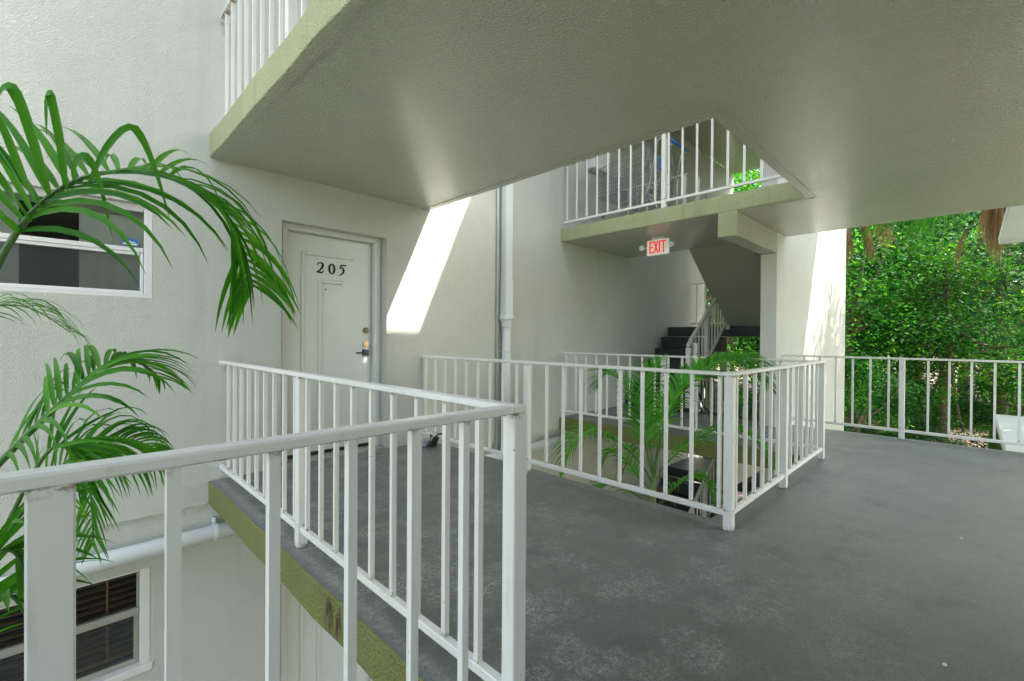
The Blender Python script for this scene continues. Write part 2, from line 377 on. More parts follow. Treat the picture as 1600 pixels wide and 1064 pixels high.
def wall_y(name, y0, y1, x0, x1, z0, z1, holes, mat, xs_extra=()):
    """wall facing -y with rectangular holes and their reveals"""
    mb = MB(); xs = sorted(set([x0, x1]+[h[0] for h in holes]+[h[1] for h in holes])); zs = sorted(set([z0, z1]+[h[2] for h in holes]+[h[3] for h in holes]))
    for i in range(len(xs)-1):
        for j in range(len(zs)-1):
            cx, cz = (xs[i]+xs[i+1])/2, (zs[j]+zs[j+1])/2
            if any(h[0] < cx < h[1] and h[2] < cz < h[3] for h in holes): continue
            a, b, c, d = xs[i], xs[i+1], zs[j], zs[j+1]
            mb.quad((a, y0, c), (b, y0, c), (b, y0, d), (a, y0, d)); mb.quad((b, y1, c), (a, y1, c), (a, y1, d), (b, y1, d))
    for a, b, c, d in holes:
        mb.quad((a, y0, c), (a, y0, d), (a, y1, d), (a, y1, c)); mb.quad((b, y0, c), (b, y1, c), (b, y1, d), (b, y0, d))
        mb.quad((a, y0, c), (a, y1, c), (b, y1, c), (b, y0, c)); mb.quad((a, y0, d), (b, y0, d), (b, y1, d), (a, y1, d))
    mb.quad((x0, y0, z1), (x1, y0, z1), (x1, y1, z1), (x0, y1, z1)); mb.quad((x1, y0, z0), (x1, y1, z0), (x1, y1, z1), (x1, y0, z1))
    mb.quad((x0, y0, z0), (x0, y0, z1), (x0, y1, z1), (x0, y1, z0)); mb.quad((x0, y0, z0), (x0, y1, z0), (x1, y1, z0), (x1, y0, z0))
    return mb.build(name, mat, bld)
ZL = -.166
DX0, DX1, DZ1 = 1.352, 2.33, 2.066
WX0, WX1, WZ0, WZ1 = -.90, .50, 1.352, 2.010
wall_y('unit_wall', W, W+.22, -4, 10.0, ZL, 5.9, [(DX0, DX1, .004, DZ1), (WX0, WX1, WZ0, WZ1)], M['wall'])
D1 = (DX0, DX1, -LV+.004, -LV+DZ1); W1 = (-.75, .492, -1.245, -.545)
wall_y('lower_unit_wall', W+.028, W+.24, -4, 10.0, -LV-.1, ZL-.002, [D1, W1], M['wall'])
# rough plaster ridge along the step in the wall
rb = MB(); x = -3.9; prev = None; pts = []
while x < .86:
    pts.append((x, W+.004+random.uniform(-.003, .003), ZL-.003+random.uniform(-.004, .004))); x += .04
rb.tube(pts, [.008+random.uniform(-.002, .003) for _ in pts], 6)
pts = [(2.87+.05*k, W+.004+random.uniform(-.003, .003), ZL-.003+random.uniform(-.004, .004)) for k in range(43)]
rb.tube(pts, .008, 6); rb.build('plaster_ridge', M['wall'], bld)
# shear wall between walkway and stairs, beam over the walkway
box('shear_wall', M['wall'], bld, 6.45, 10.87, 1.745, 1.925, -LV-.1, 5.055, bevel=.008)
for z in (LV, 0):
    MB().box(XF+.003, 6.448, 1.745, 1.925, z-.44, z-TH-.003).build('beam', [M['ceiling']], bld, bevel=.006)
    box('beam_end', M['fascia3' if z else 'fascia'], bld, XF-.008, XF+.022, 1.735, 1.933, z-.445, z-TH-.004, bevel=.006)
box('added_sun_screen', M['wall'], bld, XW, XW+.17, .91, W-.003, 5.302, 6.6)  # unseen parapet, added to keep the sun off the court wall
box('sun_leak_backing', M['room'], bld, -4, 10.0, W+.70, W+.80, -LV-.1, 5.9)  # unseen backing, added to stop sun leaking in round the door
box('sun_leak_cap', M['leak_cap_paint'], bld, -4, 10.0, W+.225, W+.695, 5.80, 5.9)  # unseen cap, added to close the slot above against sun leaks
box('wing_wall', M['wall'], bld, 10.003, 11.55, W+.002, W+.22, LV-.1, 5.055)
box('wall_end', M['skylit_white'], bld, 6.434, 6.449, 1.742, 1.928, .001, LV-.445)
box('wall_end', M['skylit_white'], bld, 6.434, 6.449, 1.742, 1.928, LV+.001, 5.055)
box('unseen_opposite_wall', M['wall'], bld, -1.2, 3.6, YB-.2, YB-.003, -LV-.1, 5.055)  # unseen wall behind the viewer, its length shaped to dim this side
box('unseen_opposite_wall', M['wall'], bld, -1.2, -1.0, YB-3, YB-.203, -LV-.1, 5.055)
# small anchor pads below the ceiling
for px, pz in ((1.319, 2.384), (1.825, 2.334), (2.316, 2.30), (2.70, 2.383)):
    mb = MB(); mb.ellip((px, W, pz), .020, .009, .018, 10, 6); mb.build('plaster_patch', M['wall'], bld, smooth=True)

# ---- doors
def door(zf, upper):
    d = MB(); yl = W+.165
    d.box(1.44, 2.252, yl, yl+.044, zf+.022, zf+2.015)
    leaf = d.build('door', M['door'], bld, bevel=.003)
    if upper: tag(leaf, 'white door with the number 205')
    else: tag(leaf, 'lower door in deep shade')
    # nested applied mouldings, open where they stop short like on the real leaf
    def mould(segs):
        mb = MB()
        for (xa, za, xb, zb) in segs: mb.bar((xa, yl-.006, zf+za), (xb, yl-.006, zf+zb), .020 if xa != xb else .034, .034 if xa != xb else .020, (0, 0, 1) if xa != xb else (0, 1, 0))
        return mb.build('door_moulding', M['door'], leaf, bevel=.007)
    mould([(1.60, 1.845, 2.06, 1.845)]); mould([(1.585, .22, 1.585, 1.86)]); mould([(1.60, .235, 2.06, .235)])
    mould([(1.755, 1.60, 1.95, 1.60)]); mould([(1.74, .42, 1.74, 1.615)])
    f = MB()
    # jamb frame with stop
    f.box(DX0+.001, 1.437, W+.098, W+.21, zf+.006, zf+DZ1-.001); f.box(2.256, DX1-.001, W+.098, W+.21, zf+.006, zf+DZ1-.001)
    f.box(1.437, 2.256, W+.098, W+.21, zf+2.018, zf+DZ1-.001)
    f.box(2.282, 2.305, W+.090, W+.0985, zf+.006, zf+2.036); f.box(1.385, 1.412, W+.090, W+.0985, zf+.006, zf+2.036); f.box(1.412, 2.282, W+.090, W+.0985, zf+2.022, zf+2.036)
    f.build('door_frame', M['frame'], leaf, bevel=.003)
    box('threshold', M['wind'], leaf, DX0+.002, DX1-.002, W-.006, W+.160, zf+.002, zf+.018, bevel=.003)
    box('door_sweep', M['black'], leaf, 1.45, 2.245, yl-.008, yl-.001, zf+.024, zf+.05)
    s = MB()
    s.tube([(2.192, yl, zf+1.155), (2.192, yl-.014, zf+1.155)], .029, 18); s.tube([(2.192, yl-.014, zf+1.155), (2.192, yl-.02, zf+1.155)], .017, 14)
    s.build('deadbolt', M['bronze'], leaf, bevel=.002)
    s = MB(); s.tube([(2.192, yl, zf+1.03), (2.192, yl-.018, zf+1.03)], .029, 18); s.box(2.182, 2.207, yl-.027, yl-.018, zf+1.017, zf+1.042)
    s.build('keypad_lock', M['brass'], leaf, bevel=.002)
    s = MB(); s.box(2.158, 2.222, yl-.012, yl, zf+.915, zf+.978); s.tube([(2.190, yl-.012, zf+.945), (2.190, yl-.05, zf+.945)], .012, 12)
    s.bar((2.190, yl-.05, zf+.945), (2.072, yl-.052, zf+.945), .014, .016); s.build('door_handle', M['black'], leaf, bevel=.002)
    if upper:
        s = MB(); s.tube([(1.742+.05, yl, zf+1.53), (1.742+.05, yl-.005, zf+1.53)], .007, 10); s.build('peephole', M['black'], leaf)
        digits(leaf, yl)
def stroke(pts, w, y, name, mat, parent, depth=.006):
    """flat pen stroke: pts (x,z), w list of widths, raised from the plane y"""
    mb = MB(); n = len(pts); L_, R_ = [], []
    for i, (x, z) in enumerate(pts):
        a = Vector(pts[max(0, i-1)]); b = Vector(pts[min(n-1, i+1)]); t = (b-a).normalized(); nn = Vector((-t.y, t.x))*w[i]/2
        L_.append((x+nn.x, z+nn.y)); R_.append((x-nn.x, z-nn.y))
    for i in range(n-1):
        p = [(L_[i][0], L_[i][1]), (L_[i+1][0], L_[i+1][1]), (R_[i+1][0], R_[i+1][1]), (R_[i][0], R_[i][1])]
        mb.hexa([(q[0], y-.0005, q[1]) for q in p]+[(q[0], y-depth, q[1]) for q in p])
    return mb
def digits(parent, y):
    def sm(pts, n=6):
        out = []
        for i in range(len(pts)-1):
            p0 = pts[max(i-1, 0)]; p1 = pts[i]; p2 = pts[i+1]; p3 = pts[min(i+2, len(pts)-1)]
            for k in range(n):
                t = k/n; q = []
                for c in range(3):
                    q.append(.5*((2*p1[c])+(-p0[c]+p2[c])*t+(2*p0[c]-5*p1[c]+4*p2[c]-p3[c])*t*t+(-p0[c]+3*p1[c]-3*p2[c]+p3[c])*t**3))
                out.append(tuple(q))
        out.append(pts[-1]); return out
    H = .094
    two = [(.10, .72, .10), (.16, .90, .12), (.36, 1.0, .15), (.58, .90, .24), (.62, .70, .28), (.48, .45, .22), (.25, .2, .16), (.04, .05, .14)]
    foot = [(.0, .04, .12), (.25, .05, .2), (.5, .03, .2), (.60, .12, .12), (.66, .24, .08)]
    zero = [(.33, 1.0, .12), (.10, .82, .24), (.05, .5, .26), (.12, .18, .24), (.30, 0, .12), (.48, .15, .24), (.56, .5, .26), (.50, .83, .24), (.33, 1.0, .12)]
    five = [(.24, .88, .14), (.14, .56, .14), (.36, .62, .16), (.52, .44, .26), (.48, .18, .24), (.28, -.04, .16), (.02, -.16, .12)]
    bar5 = [(.20, .86, .12), (.42, .88, .20), (.66, .90, .16), (.76, 1.0, .08)]
    for x0, z0, ss in ((1.706, 1.679, (two, foot)), (1.820, 1.679, (zero,)), (1.914, 1.687, (five, bar5))):
        mb = MB()
        for s in ss:
            q = sm(s); m2 = stroke([(x0+p[0]*H, z0+p[1]*H) for p in q], [p[2]*H*.72 for p in q], y, '', None, None)
            n = len(mb.v); mb.v += m2.v; mb.f += [tuple(i+n for i in f) for f in m2.f]; mb.m += m2.m
        mb.build('door_number', M['digit'], parent)
door(0, True); door(-LV, False)

# ---- windows
def upper_window():
    x0, x1, z0, z1 = WX0, WX1, WZ0, WZ1; yf = W+.055
    f = MB()  # painted surround strip
    f.box(x0+.001, x1-.001, W+.02, yf+.05, z0+.001, z0+.026); f.box(x0+.001, x0+.05, W+.02, yf+.05, z0+.026, z1-.001)
    f.box(x1-.048, x1-.001, W+.02, yf+.05, z0+.026, z1-.001); f.box(x0+.05, x1-.048, W+.045, yf+.05, z1-.05, z1-.001)
    w = f.build('window', M['win'], bld, bevel=.004); tag(w, 'upper window with vertical blinds and a blue sticker')
    s = MB(); zm = 1.675; a, b = x0+.052, x1-.05
    s.box(a, b, yf-.012, yf+.03, zm, zm+.03); s.box(a, b, yf-.004, yf+.03, z0+.028, z0+.052)
    s.box(b-.018, b, yf-.006, yf+.03, z0+.053, zm-.001); s.box(a, a+.018, yf-.006, yf+.03, z0+.053, zm-.001)
    s.box(a+.02, b-.02, yf-.008, yf+.028, zm-.022, zm-.001); s.build('sash_frame', M['win'], w, bevel=.003)
    s = MB(); s.box(a, b, yf+.018, yf+.03, z1-.085, z1-.052); s.build('head_track', M['wind'], w)
    s = MB(); s.quad((a, yf+.012, zm+.03), (b, yf+.012, zm+.03), (b, yf+.012, z1-.052), (a, yf+.012, z1-.052)); s.build('pane', M['glass'], w)
    s = MB(); s.quad((a, yf+.02, z0+.05), (b, yf+.02, z0+.05), (b, yf+.02, zm), (a, yf+.02, zm)); s.build('pane', M['glass'], w)
    s = MB(); s.quad((a, yf+.004, z0+.05), (b, yf+.004, z0+.05), (b, yf+.004, zm), (a, yf+.004, zm)); s.build('insect_screen', M['screen'], w)
    # vertical blinds: a drawn group on the right, one on the left
    for xs in ([.165+.083*k for k in range(5)], [-.86+.083*k for k in range(9)]):
        for xx in xs:
            mb = MB(); ang = random.uniform(.02, .09); wv = .089
            pts = [(-.5, 0), (-.2, .006), (.2, .006), (.5, 0)]
            for i in range(3):
                (p, q), (p2, q2) = pts[i], pts[i+1]
                A = (xx+p*wv, yf+.045+q+ang*p*wv); B = (xx+p2*wv, yf+.045+q2+ang*p2*wv)
                mb.quad((A[0], A[1], z0+.01), (B[0], B[1], z0+.01), (B[0], B[1], z1-.07), (A[0], A[1], z1-.07))
            mb.build('blind_slat', M['blind'], w)
    st = MB(); st.box(.338, .422, yf+.004, yf+.010, zm+.042, zm+.087); st.build('window_sticker', M['blue'], w)
    st = MB()
    st.quad((.343, yf+.003, zm+.047), (.417, yf+.003, zm+.047), (.417, yf+.003, zm+.058), (.343, yf+.003, zm+.058))
    st.quad((.352, yf+.003, zm+.060), (.385, yf+.003, zm+.060), (.385, yf+.003, zm+.070), (.372, yf+.003, zm+.074))
    st.quad((.388, yf+.003, zm+.062), (.408, yf+.003, zm+.062), (.408, yf+.003, zm+.068), (.388, yf+.003, zm+.068))
    st.build('sticker_print', M['white'], w)
    r = MB(); r.box(x0, x1, W+.6, W+.62, z0-.2, z1+.2); r.box(x0-.02, x0, W+.22, W+.62, z0-.2, z1+.2); r.box(x1, x1+.02, W+.22, W+.62, z0-.2, z1+.2)
    r.box(x0, x1, W+.22, W+.6, z0-.2, z0-.18); r.box(x0, x1, W+.22, W+.6, z1+.18, z1+.2); r.build('room_interior', M['room'], w)
    # small dark object standing on the sill inside
upper_window()
def lower_window():
    x0, x1, z0, z1 = W1; y0 = W+.028; yf = y0+.05
    f = MB(); f.box(x0-.03, x1+.012, y0-.012, yf+.05, z0-.03, z0+.022); f.box(x0+.001, x0+.05, y0-.004, yf+.05, z0+.024, z1-.001)
    f.box(x1-.058, x1-.001, y0+.004, yf+.05, z0+.024, z1-.001); f.box(x0+.05, x1-.058, y0+.018, yf+.05, z1-.02, z1-.001)
    w = f.build('window', M['win'], bld, bevel=.004); tag(w, 'lower window with wooden blinds')
    a, b = x0+.052, x1-.06; zm = -.875
    s = MB(); s.box(a, b, yf-.016, yf+.03, zm, zm+.05); s.box(a, b, yf, yf+.03, z0+.024, z0+.06); s.box(b-.028, b, yf-.002, yf+.03, z0+.06, zm)
    s.box(b-.012, b, yf+.002, yf+.03, zm+.05, z1-.02); s.box(a, b-.012, yf+.002, yf+.03, z1-.034, z1-.02)
    s.build('sash_frame', M['wind'], w, bevel=.003)
    s = MB(); s.quad((a, yf+.012, zm+.05), (b, yf+.012, zm+.05), (b, yf+.012, z1-.03), (a, yf+.012, z1-.03)); s.build('pane', M['glass'], w)
    s = MB(); s.quad((a, yf+.022, z0+.05), (b, yf+.022, z0+.05), (b, yf+.022, zm), (a, yf+.022, zm)); s.build('pane', M['glass'], w)
    s = MB(); s.quad((a, yf+.005, z0+.05), (b, yf+.005, z0+.05), (b, yf+.005, zm), (a, yf+.005, zm)); s.build('insect_screen', M['screen'], w)
    z = z1-.07
    while z > z0+.10:
        mb = MB(); mb.box(a, b, yf+.06, yf+.105, z, z+.004); mb.build('blind_slat', M['wood'], w); z -= .046
    mb = MB()
    for xx in (.05, .26, -.4): mb.box(xx, xx+.012, yf+.055, yf+.058, z0+.1, z1-.03)
    mb.box(a, b, yf+.06, yf+.11, z0+.072, z0+.096); mb.build('blind_rail', M['wood'], w)
    r = MB(); r.box(x0, x1, y0+.6, y0+.62, z0-.2, z1+.2); r.box(x0-.02, x0, y0+.22, y0+.62, z0-.2, z1+.2); r.box(x1, x1+.02, y0+.22, y0+.62, z0-.2, z1+.2)
    r.box(x0, x1, y0+.22, y0+.6, z0-.2, z0-.18); r.box(x0, x1, y0+.22, y0+.6, z1+.18, z1+.2); r.build('room_interior', M['room'], w)
lower_window()

# ---- white slab of the neighbouring walkway, at both levels
for nm, z, lab in (('canopy_slab', 0.0, 'white painted concrete ledge just outside the far railing at floor level'), ('canopy_slab', LV-TH+.10, 'pale concrete soffit slab hanging outside the ceiling edge at upper right')):
    mb = MB(); mb.box(XE+.012, 10.1 if z < 1 else 9.35, -2.6, -.245, z-.10, z)
    tag(mb.build(nm, M['canopy'], bevel=.01), lab, 'ledge')

# ================================================================ RAILINGS
CAPH = .022
def rail(label, pts, z, posts, start, group='white railings of the stairwell walkways', n_pitch=.1665, wallend=None, ends=(0, 0)):
    """straight railing from a to b at floor z. posts: distances of posts from a; start: distance of the first baluster"""
    a, b = Vector(pts[0]), Vector(pts[1]); L_ = (b-a).length; d = (b-a)/L_; nn = Vector((-d.y, d.x))
    r = empty('railing', (a.x, a.y, z), label, 'railing', group)
    def P(s, o=0, h=0): q = a+d*s+nn*o; return (q.x, q.y, z+h)
    MB().bar(P(-ends[0], 0, .91-CAPH/2), P(L_+ends[1], 0, .91-CAPH/2), .046, CAPH).build('top_rail', M['rail'], r, bevel=.004)
    MB().bar(P(0, 0, .094), P(L_, 0, .094), .030, .030).build('bottom_rail', M['rail'], r, bevel=.003)
    for s in posts:
        q = P(s); MB().bar((q[0], q[1], z+.001), (q[0], q[1], z+.888), .050, .050, (0, 1, 0)).build('post', M['rail'], r, bevel=.003)
    s = start
    proto = None
    while s < L_-.04:
        if all(abs(s-p) > .052 for p in posts):
            q = P(s)
            mb = MB(); mb.box(q[0]-.0097, q[0]+.0097, q[1]-.0097, q[1]+.0097, z+.108, z+.889); mb.build('baluster', M['rail'], r)
        s += n_pitch
    return r
# order from the wall (y = W) towards the camera
r1 = rail('white railing at the left edge of the walkway ending at the thick near corner post', ((.92, W), (.92, .907)), 0, [W-2.475, W-.907], W-3.89-.1665*0, ends=(-.002, .023))
r1b = rail('nearest white railing crossing the lower left corner of the view', ((.898, .907), (-3.6, .907)), 0, [.900, 2.6], .161, n_pitch=.150, ends=(-.001, 0))
r2 = rail('white railing along the near side of the stairwell opening', ((2.76, W), (2.76, .984)), 0, [W-2.58, W-.984], W-4.037, ends=(-.002, .023))
r2b = rail('white railing along the right side of the stairwell opening beside the walkway', ((2.783, .984), (5.06, .984)), 0, [3.84-2.783, 5.045-2.783], .073+.0, ends=(-.001, .02))
r3 = rail('white railing along the far side of the stairwell opening in front of the stairs', ((5.06, W), (5.06, 1.01)), 0, [W-2.555], W-3.994, ends=(-.002, -.003))
r4 = rail('white railing at the far right end of the walkway in front of the trees', ((6.72, 1.743), (6.72, YB+.003)), 0, [1.743-.552, 1.743+.75], 1.743-1.50, ends=(-.001, -.001))
r8 = rail('white railing on the open side of the walkway behind the viewer', ((-1.22, YB+.10), (-3.6, YB+.10)), 0, [1.2], .12)
r9 = rail('white railing on the open side of the walkway nearer the trees behind the viewer', ((6.70, YB+.10), (3.62, YB+.10)), 0, [1.5], .12)
r5 = rail('upper floor white railing in front of the shopping cart', ((5.10, W), (5.10, 1.01)), LV, [W-2.587], W-4.029, ends=(-.002, -.003))
r6 = rail('upper floor white railing at top left above the green slab', ((.92, W), (.92, YC)), LV, [W-2.65], W-3.971, ends=(-.002, -.003))
# short wall brackets at the rail ends
for r, x, z in ((r1, .92, 0), (r2, 2.76, 0), (r3, 5.06, 0), (r5, 5.10, LV), (r6, .92, LV)):
    mb = MB(); mb.box(x-.017, x+.017, W-.03, W-.001, z+.868, z+.887); mb.build('wall_bracket', M['rail'], r)

# ================================================================ STAIRS
RZ = LV/14; RX = .25; SX0 = 6.75
def stairs(z0, label):
    st = empty('staircase', (SX0, 3, z0), label, 'staircase', 'dark grey stair flights')
    for i in range(6):
        x = SX0+RX*i; zt = z0+RZ*(i+1)
        MB().hexa([(x, 3.0, zt-.235), (x+RX+.03, 3.0, zt-.235), (x+RX+.03, W-.004, zt-.235), (x, W-.004, zt-.235), (x, 3.0, zt), (x+RX-.002, 3.0, zt), (x+RX-.002, W-.004, zt), (x, W-.004, zt)]).build('step', M['stair'], st, bevel=.006)
    MB().box(SX0+RX*6, 9.33, 1.935, W-.004, z0+LV/2-.17, z0+LV/2).build('landing', [M['stair']], st, bevel=.006)
    for j in range(6):
        x = SX0+RX*6+.33-RX*j; zt = z0+LV/2+RZ*(j+1)
        MB().box(x-RX+.002, x, 1.935, 2.96, zt-.16, zt).build('step', M['stair'], st, bevel=.006)
    MB().box(XE+.003, SX0+.33+.002, 1.935, 2.96, z0+LV-.17, z0+LV).build('step', M['stair'], st, bevel=.006)
    # inclined slab under the returning flight
    xa, xb = XE+.004, 8.50; zs = z0+LV-TH+.0; ze = z0+1.145
    MB().hexa([(xb, 1.93, ze), (xb, 3.04, ze), (xa, 3.04, zs), (xa, 1.93, zs), (xb, 1.93, ze+.17), (xb, 3.04, ze+.17), (xa, 3.04, zs+.15), (xa, 1.93, zs+.15)]).build('flight_slab', M['ceiling'], st, bevel=.004)
    return st
stairs(0, 'dark stairs rising beyond the well with a sloping soffit over them')
stairs(-LV, 'dark lower stairs seen below the floor through the well')

def slope_rail(label, x0, x1, y, z0, z1, posts, newel=True):
    r = empty('stair_railing', (x0, y, z0), label, 'railing', 'sloping white stair railings')
    g = (z1-z0)/(x1-x0)
    MB().bar((x0-.03, y, z0+.90), (x1, y, z1+.90), .05, .042).build('top_rail', M['rail'], r, bevel=.004)
    MB().bar((x0, y, z0+.17), (x1, y, z1+.17), .03, .034).build('bottom_rail', M['rail'], r, bevel=.003)
    for p in posts:
        zz = z0+g*(p-x0); MB().box(p-.0325, p+.0325, y-.0325, y+.0325, zz-.02, zz+.878).build('post', M['rail'], r, bevel=.003)
    x = min(x0, x1)+.11
    while x < max(x0, x1)-.03:
        zz = z0+g*(x-x0)
        if all(abs(x-p) > .05 for p in posts): MB().box(x-.01, x+.01, y-.01, y+.01, zz+.18, zz+.88).build('baluster', M['rail'], r)
        x += .125
    return r
for z in (0, -LV):
    w = 'climbing' if z == 0 else 'lower floor'
    slope_rail('white sloping railing %s beside the first flight' % ('climbing up' if z == 0 else 'of the storey below'), 6.70, 8.30, 2.985, z+.10, z+1.30, [6.70, 7.35, 8.27])
    slope_rail('white sloping railing going %s' % ('up to the top floor on the return flight' if z == 0 else 'down the stairs towards the lower landing'), 6.86, 8.30, 2.925, z+LV+.0, z+1.40, [6.86, 7.8])
    r = rail('white railing at the back of the %s half landing' % ('upper' if z == 0 else 'lower'), ((9.27, W), (9.27, 1.94)), z+LV/2, [1.05], .12)
r7 = rail('short upper floor guard railing behind the shopping cart', ((6.62, W), (6.62, 3.0)), LV, [W-3.03], .11, ends=(-.002, .02))
# low post with cap at the head of the downward flight
np_ = MB(); np_.box(6.70, 6.755, 2.86, 2.915, .001, 1.03); np_.box(6.69, 6.765, 2.85, 2.925, 1.031, 1.05)
tag(np_.build('newel_post', M['rail'], bevel=.003), 'short white newel post with a flat cap at the foot of the stairs', 'post')
cv = MB(); cv.tube([(6.80, 2.86, .30), (6.80, 2.84, .20), (6.80, 2.79, .10), (6.80, 2.70, .03)], .012, 8)
tag(cv.build('handrail_end', M['black'], smooth=True), 'black curved handrail end hanging at the foot of the newel post', 'handrail')

# ================================================================ PIPES
dp = empty('downspout', (3.9, W-.06, 0), 'white square downspout turning into a round pipe on the wall', 'downspout')
MB().box(3.862, 3.975, W-.115, W-.012, 1.80, 5.05).build('gutter_pipe', M['pipe'], dp, bevel=.008)
MB().box(3.856, 3.981, W-.121, W-.010, 1.36, 1.80).build('lower_gutter_pipe', M['pipe'], dp, bevel=.008)
MB().tube([(3.918, W-.065, 1.37), (3.918, W-.065, 1.32), (3.918, W-.065, 1.29), (3.918, W-.065, 1.22)], [.092, .092, .066, .060], 20).build('reducer', M['pipe'], dp, smooth=False)
MB().tube([(3.918, W-.065, 1.24), (3.918, W-.065, -.30)], .055, 22).build('round_pipe', M['pipe'], dp, smooth=True)
for z in (.93, .1):
    MB().tube([(3.918, W-.065, z), (3.918, W-.065, z+.018)], .062, 22).build('pipe_clamp', M['pipe'], dp)
    MB().box(3.80, 4.02, W-.010, W-.002, z, z+.018).build('clamp_strap', M['pipe'], dp)
cd = MB(); cd.tube([(3.805, W-.018, 5.0), (3.805, W-.018, -.3)], .014, 10)
tag(cd.build('conduit', M['pipe2'], smooth=True), 'thin grey green conduit beside the downspout', 'pipe')
hp = empty('drain_pipe', (.2, W-.06, -.39), 'fat white drain pipe strapped under the ledge at lower left', 'pipe', 'horizontal white drain pipes')
MB().tube([(-3.9, W-.052, -.430), (.2, W-.052, -.392), (2.0, W-.052, -.375)], .057, 24).build('pipe_run', M['pipe'], hp, smooth=True)
MB().tube([(.855, W-.052, -.385), (.882, W-.052, -.385)], .063, 24).build('strap', M['pipe'], hp)
MB().box(.860, .877, W-.03, W+.02, -.325, -.285).build('strap_tab', M['pipe'], hp)
MB().tube([(-.35, W-.052, -.397), (-.26, W-.052, -.396)], .066, 24).build('coupling', M['pipe'], hp)
hp2 = empty('drain_pipe', (4, W-.06, -.3), 'fat white drain pipe on the wall inside the stairwell opening', 'pipe', 'horizontal white drain pipes')
MB().tube([(2.9, W-.060, -.345), (5.15, W-.060, -.300)], .057, 24).build('pipe_run', M['pipe'], hp2, smooth=True)
MB().tube([(3.86, W-.060, -.325), (3.98, W-.060, -.323)], .066, 24).build('coupling', M['pipe'], hp2)

# ================================================================ EXIT SIGN
ex = empty('exit_sign', (5.62, 2.93, 2.44), 'white exit sign with red lit letters hanging from the slab soffit', 'exit sign')
yc = 2.93; xf = 5.60
MB().box(xf, xf+.045, yc-.155, yc+.155, 2.192, 2.395).build('sign_body', M['signlit'], ex, bevel=.018, seg=3)
MB().box(xf-.01, xf+.055, yc-.08, yc+.08, 2.396, 2.4385).build('ceiling_mount', M['white'], ex, bevel=.006)
def lit(pts, name):
    mb = MB()
    for (y0, z0, y1, z1) in pts: mb.bar((xf-.003, yc+.155-y0, 2.192+z0), (xf-.003, yc+.155-y1, 2.192+z1), .006, .0165, (0, 0, 1) if abs(y1-y0) > abs(z1-z0) else (0, 1, 0))
    mb.build(name, M['exitred'], ex)
t, b_, mZ = .172, .034, .103
lit([(.056, b_-.01, .056, t+.01), (.045, t, .104, t), (.045, b_, .104, b_), (.045, mZ, .096, mZ)], 'letter')
lit([(.116, b_-.01, .166, t+.01), (.166, b_-.01, .116, t+.01)], 'letter')
lit([(.190, b_-.01, .190, t+.01)], 'letter')
lit([(.212, t, .278, t), (.245, b_-.01, .245, t)], 'letter')
for s in (-1, 1):
    mb = MB(); yy = yc+s*.205
    mb.tube([(xf+.01, yc+s*.156, 2.30), (xf+.01, yy, 2.30)], .008, 8); mb.build('lamp_arm', M['white'], ex)
    mb = MB(); mb.tube([(xf+.03, yy, 2.305), (xf-.02, yy, 2.30), (xf-.035, yy, 2.298)], [.018, .034, .036], 16); mb.build('emergency_lamp', M['white'], ex, smooth=False)

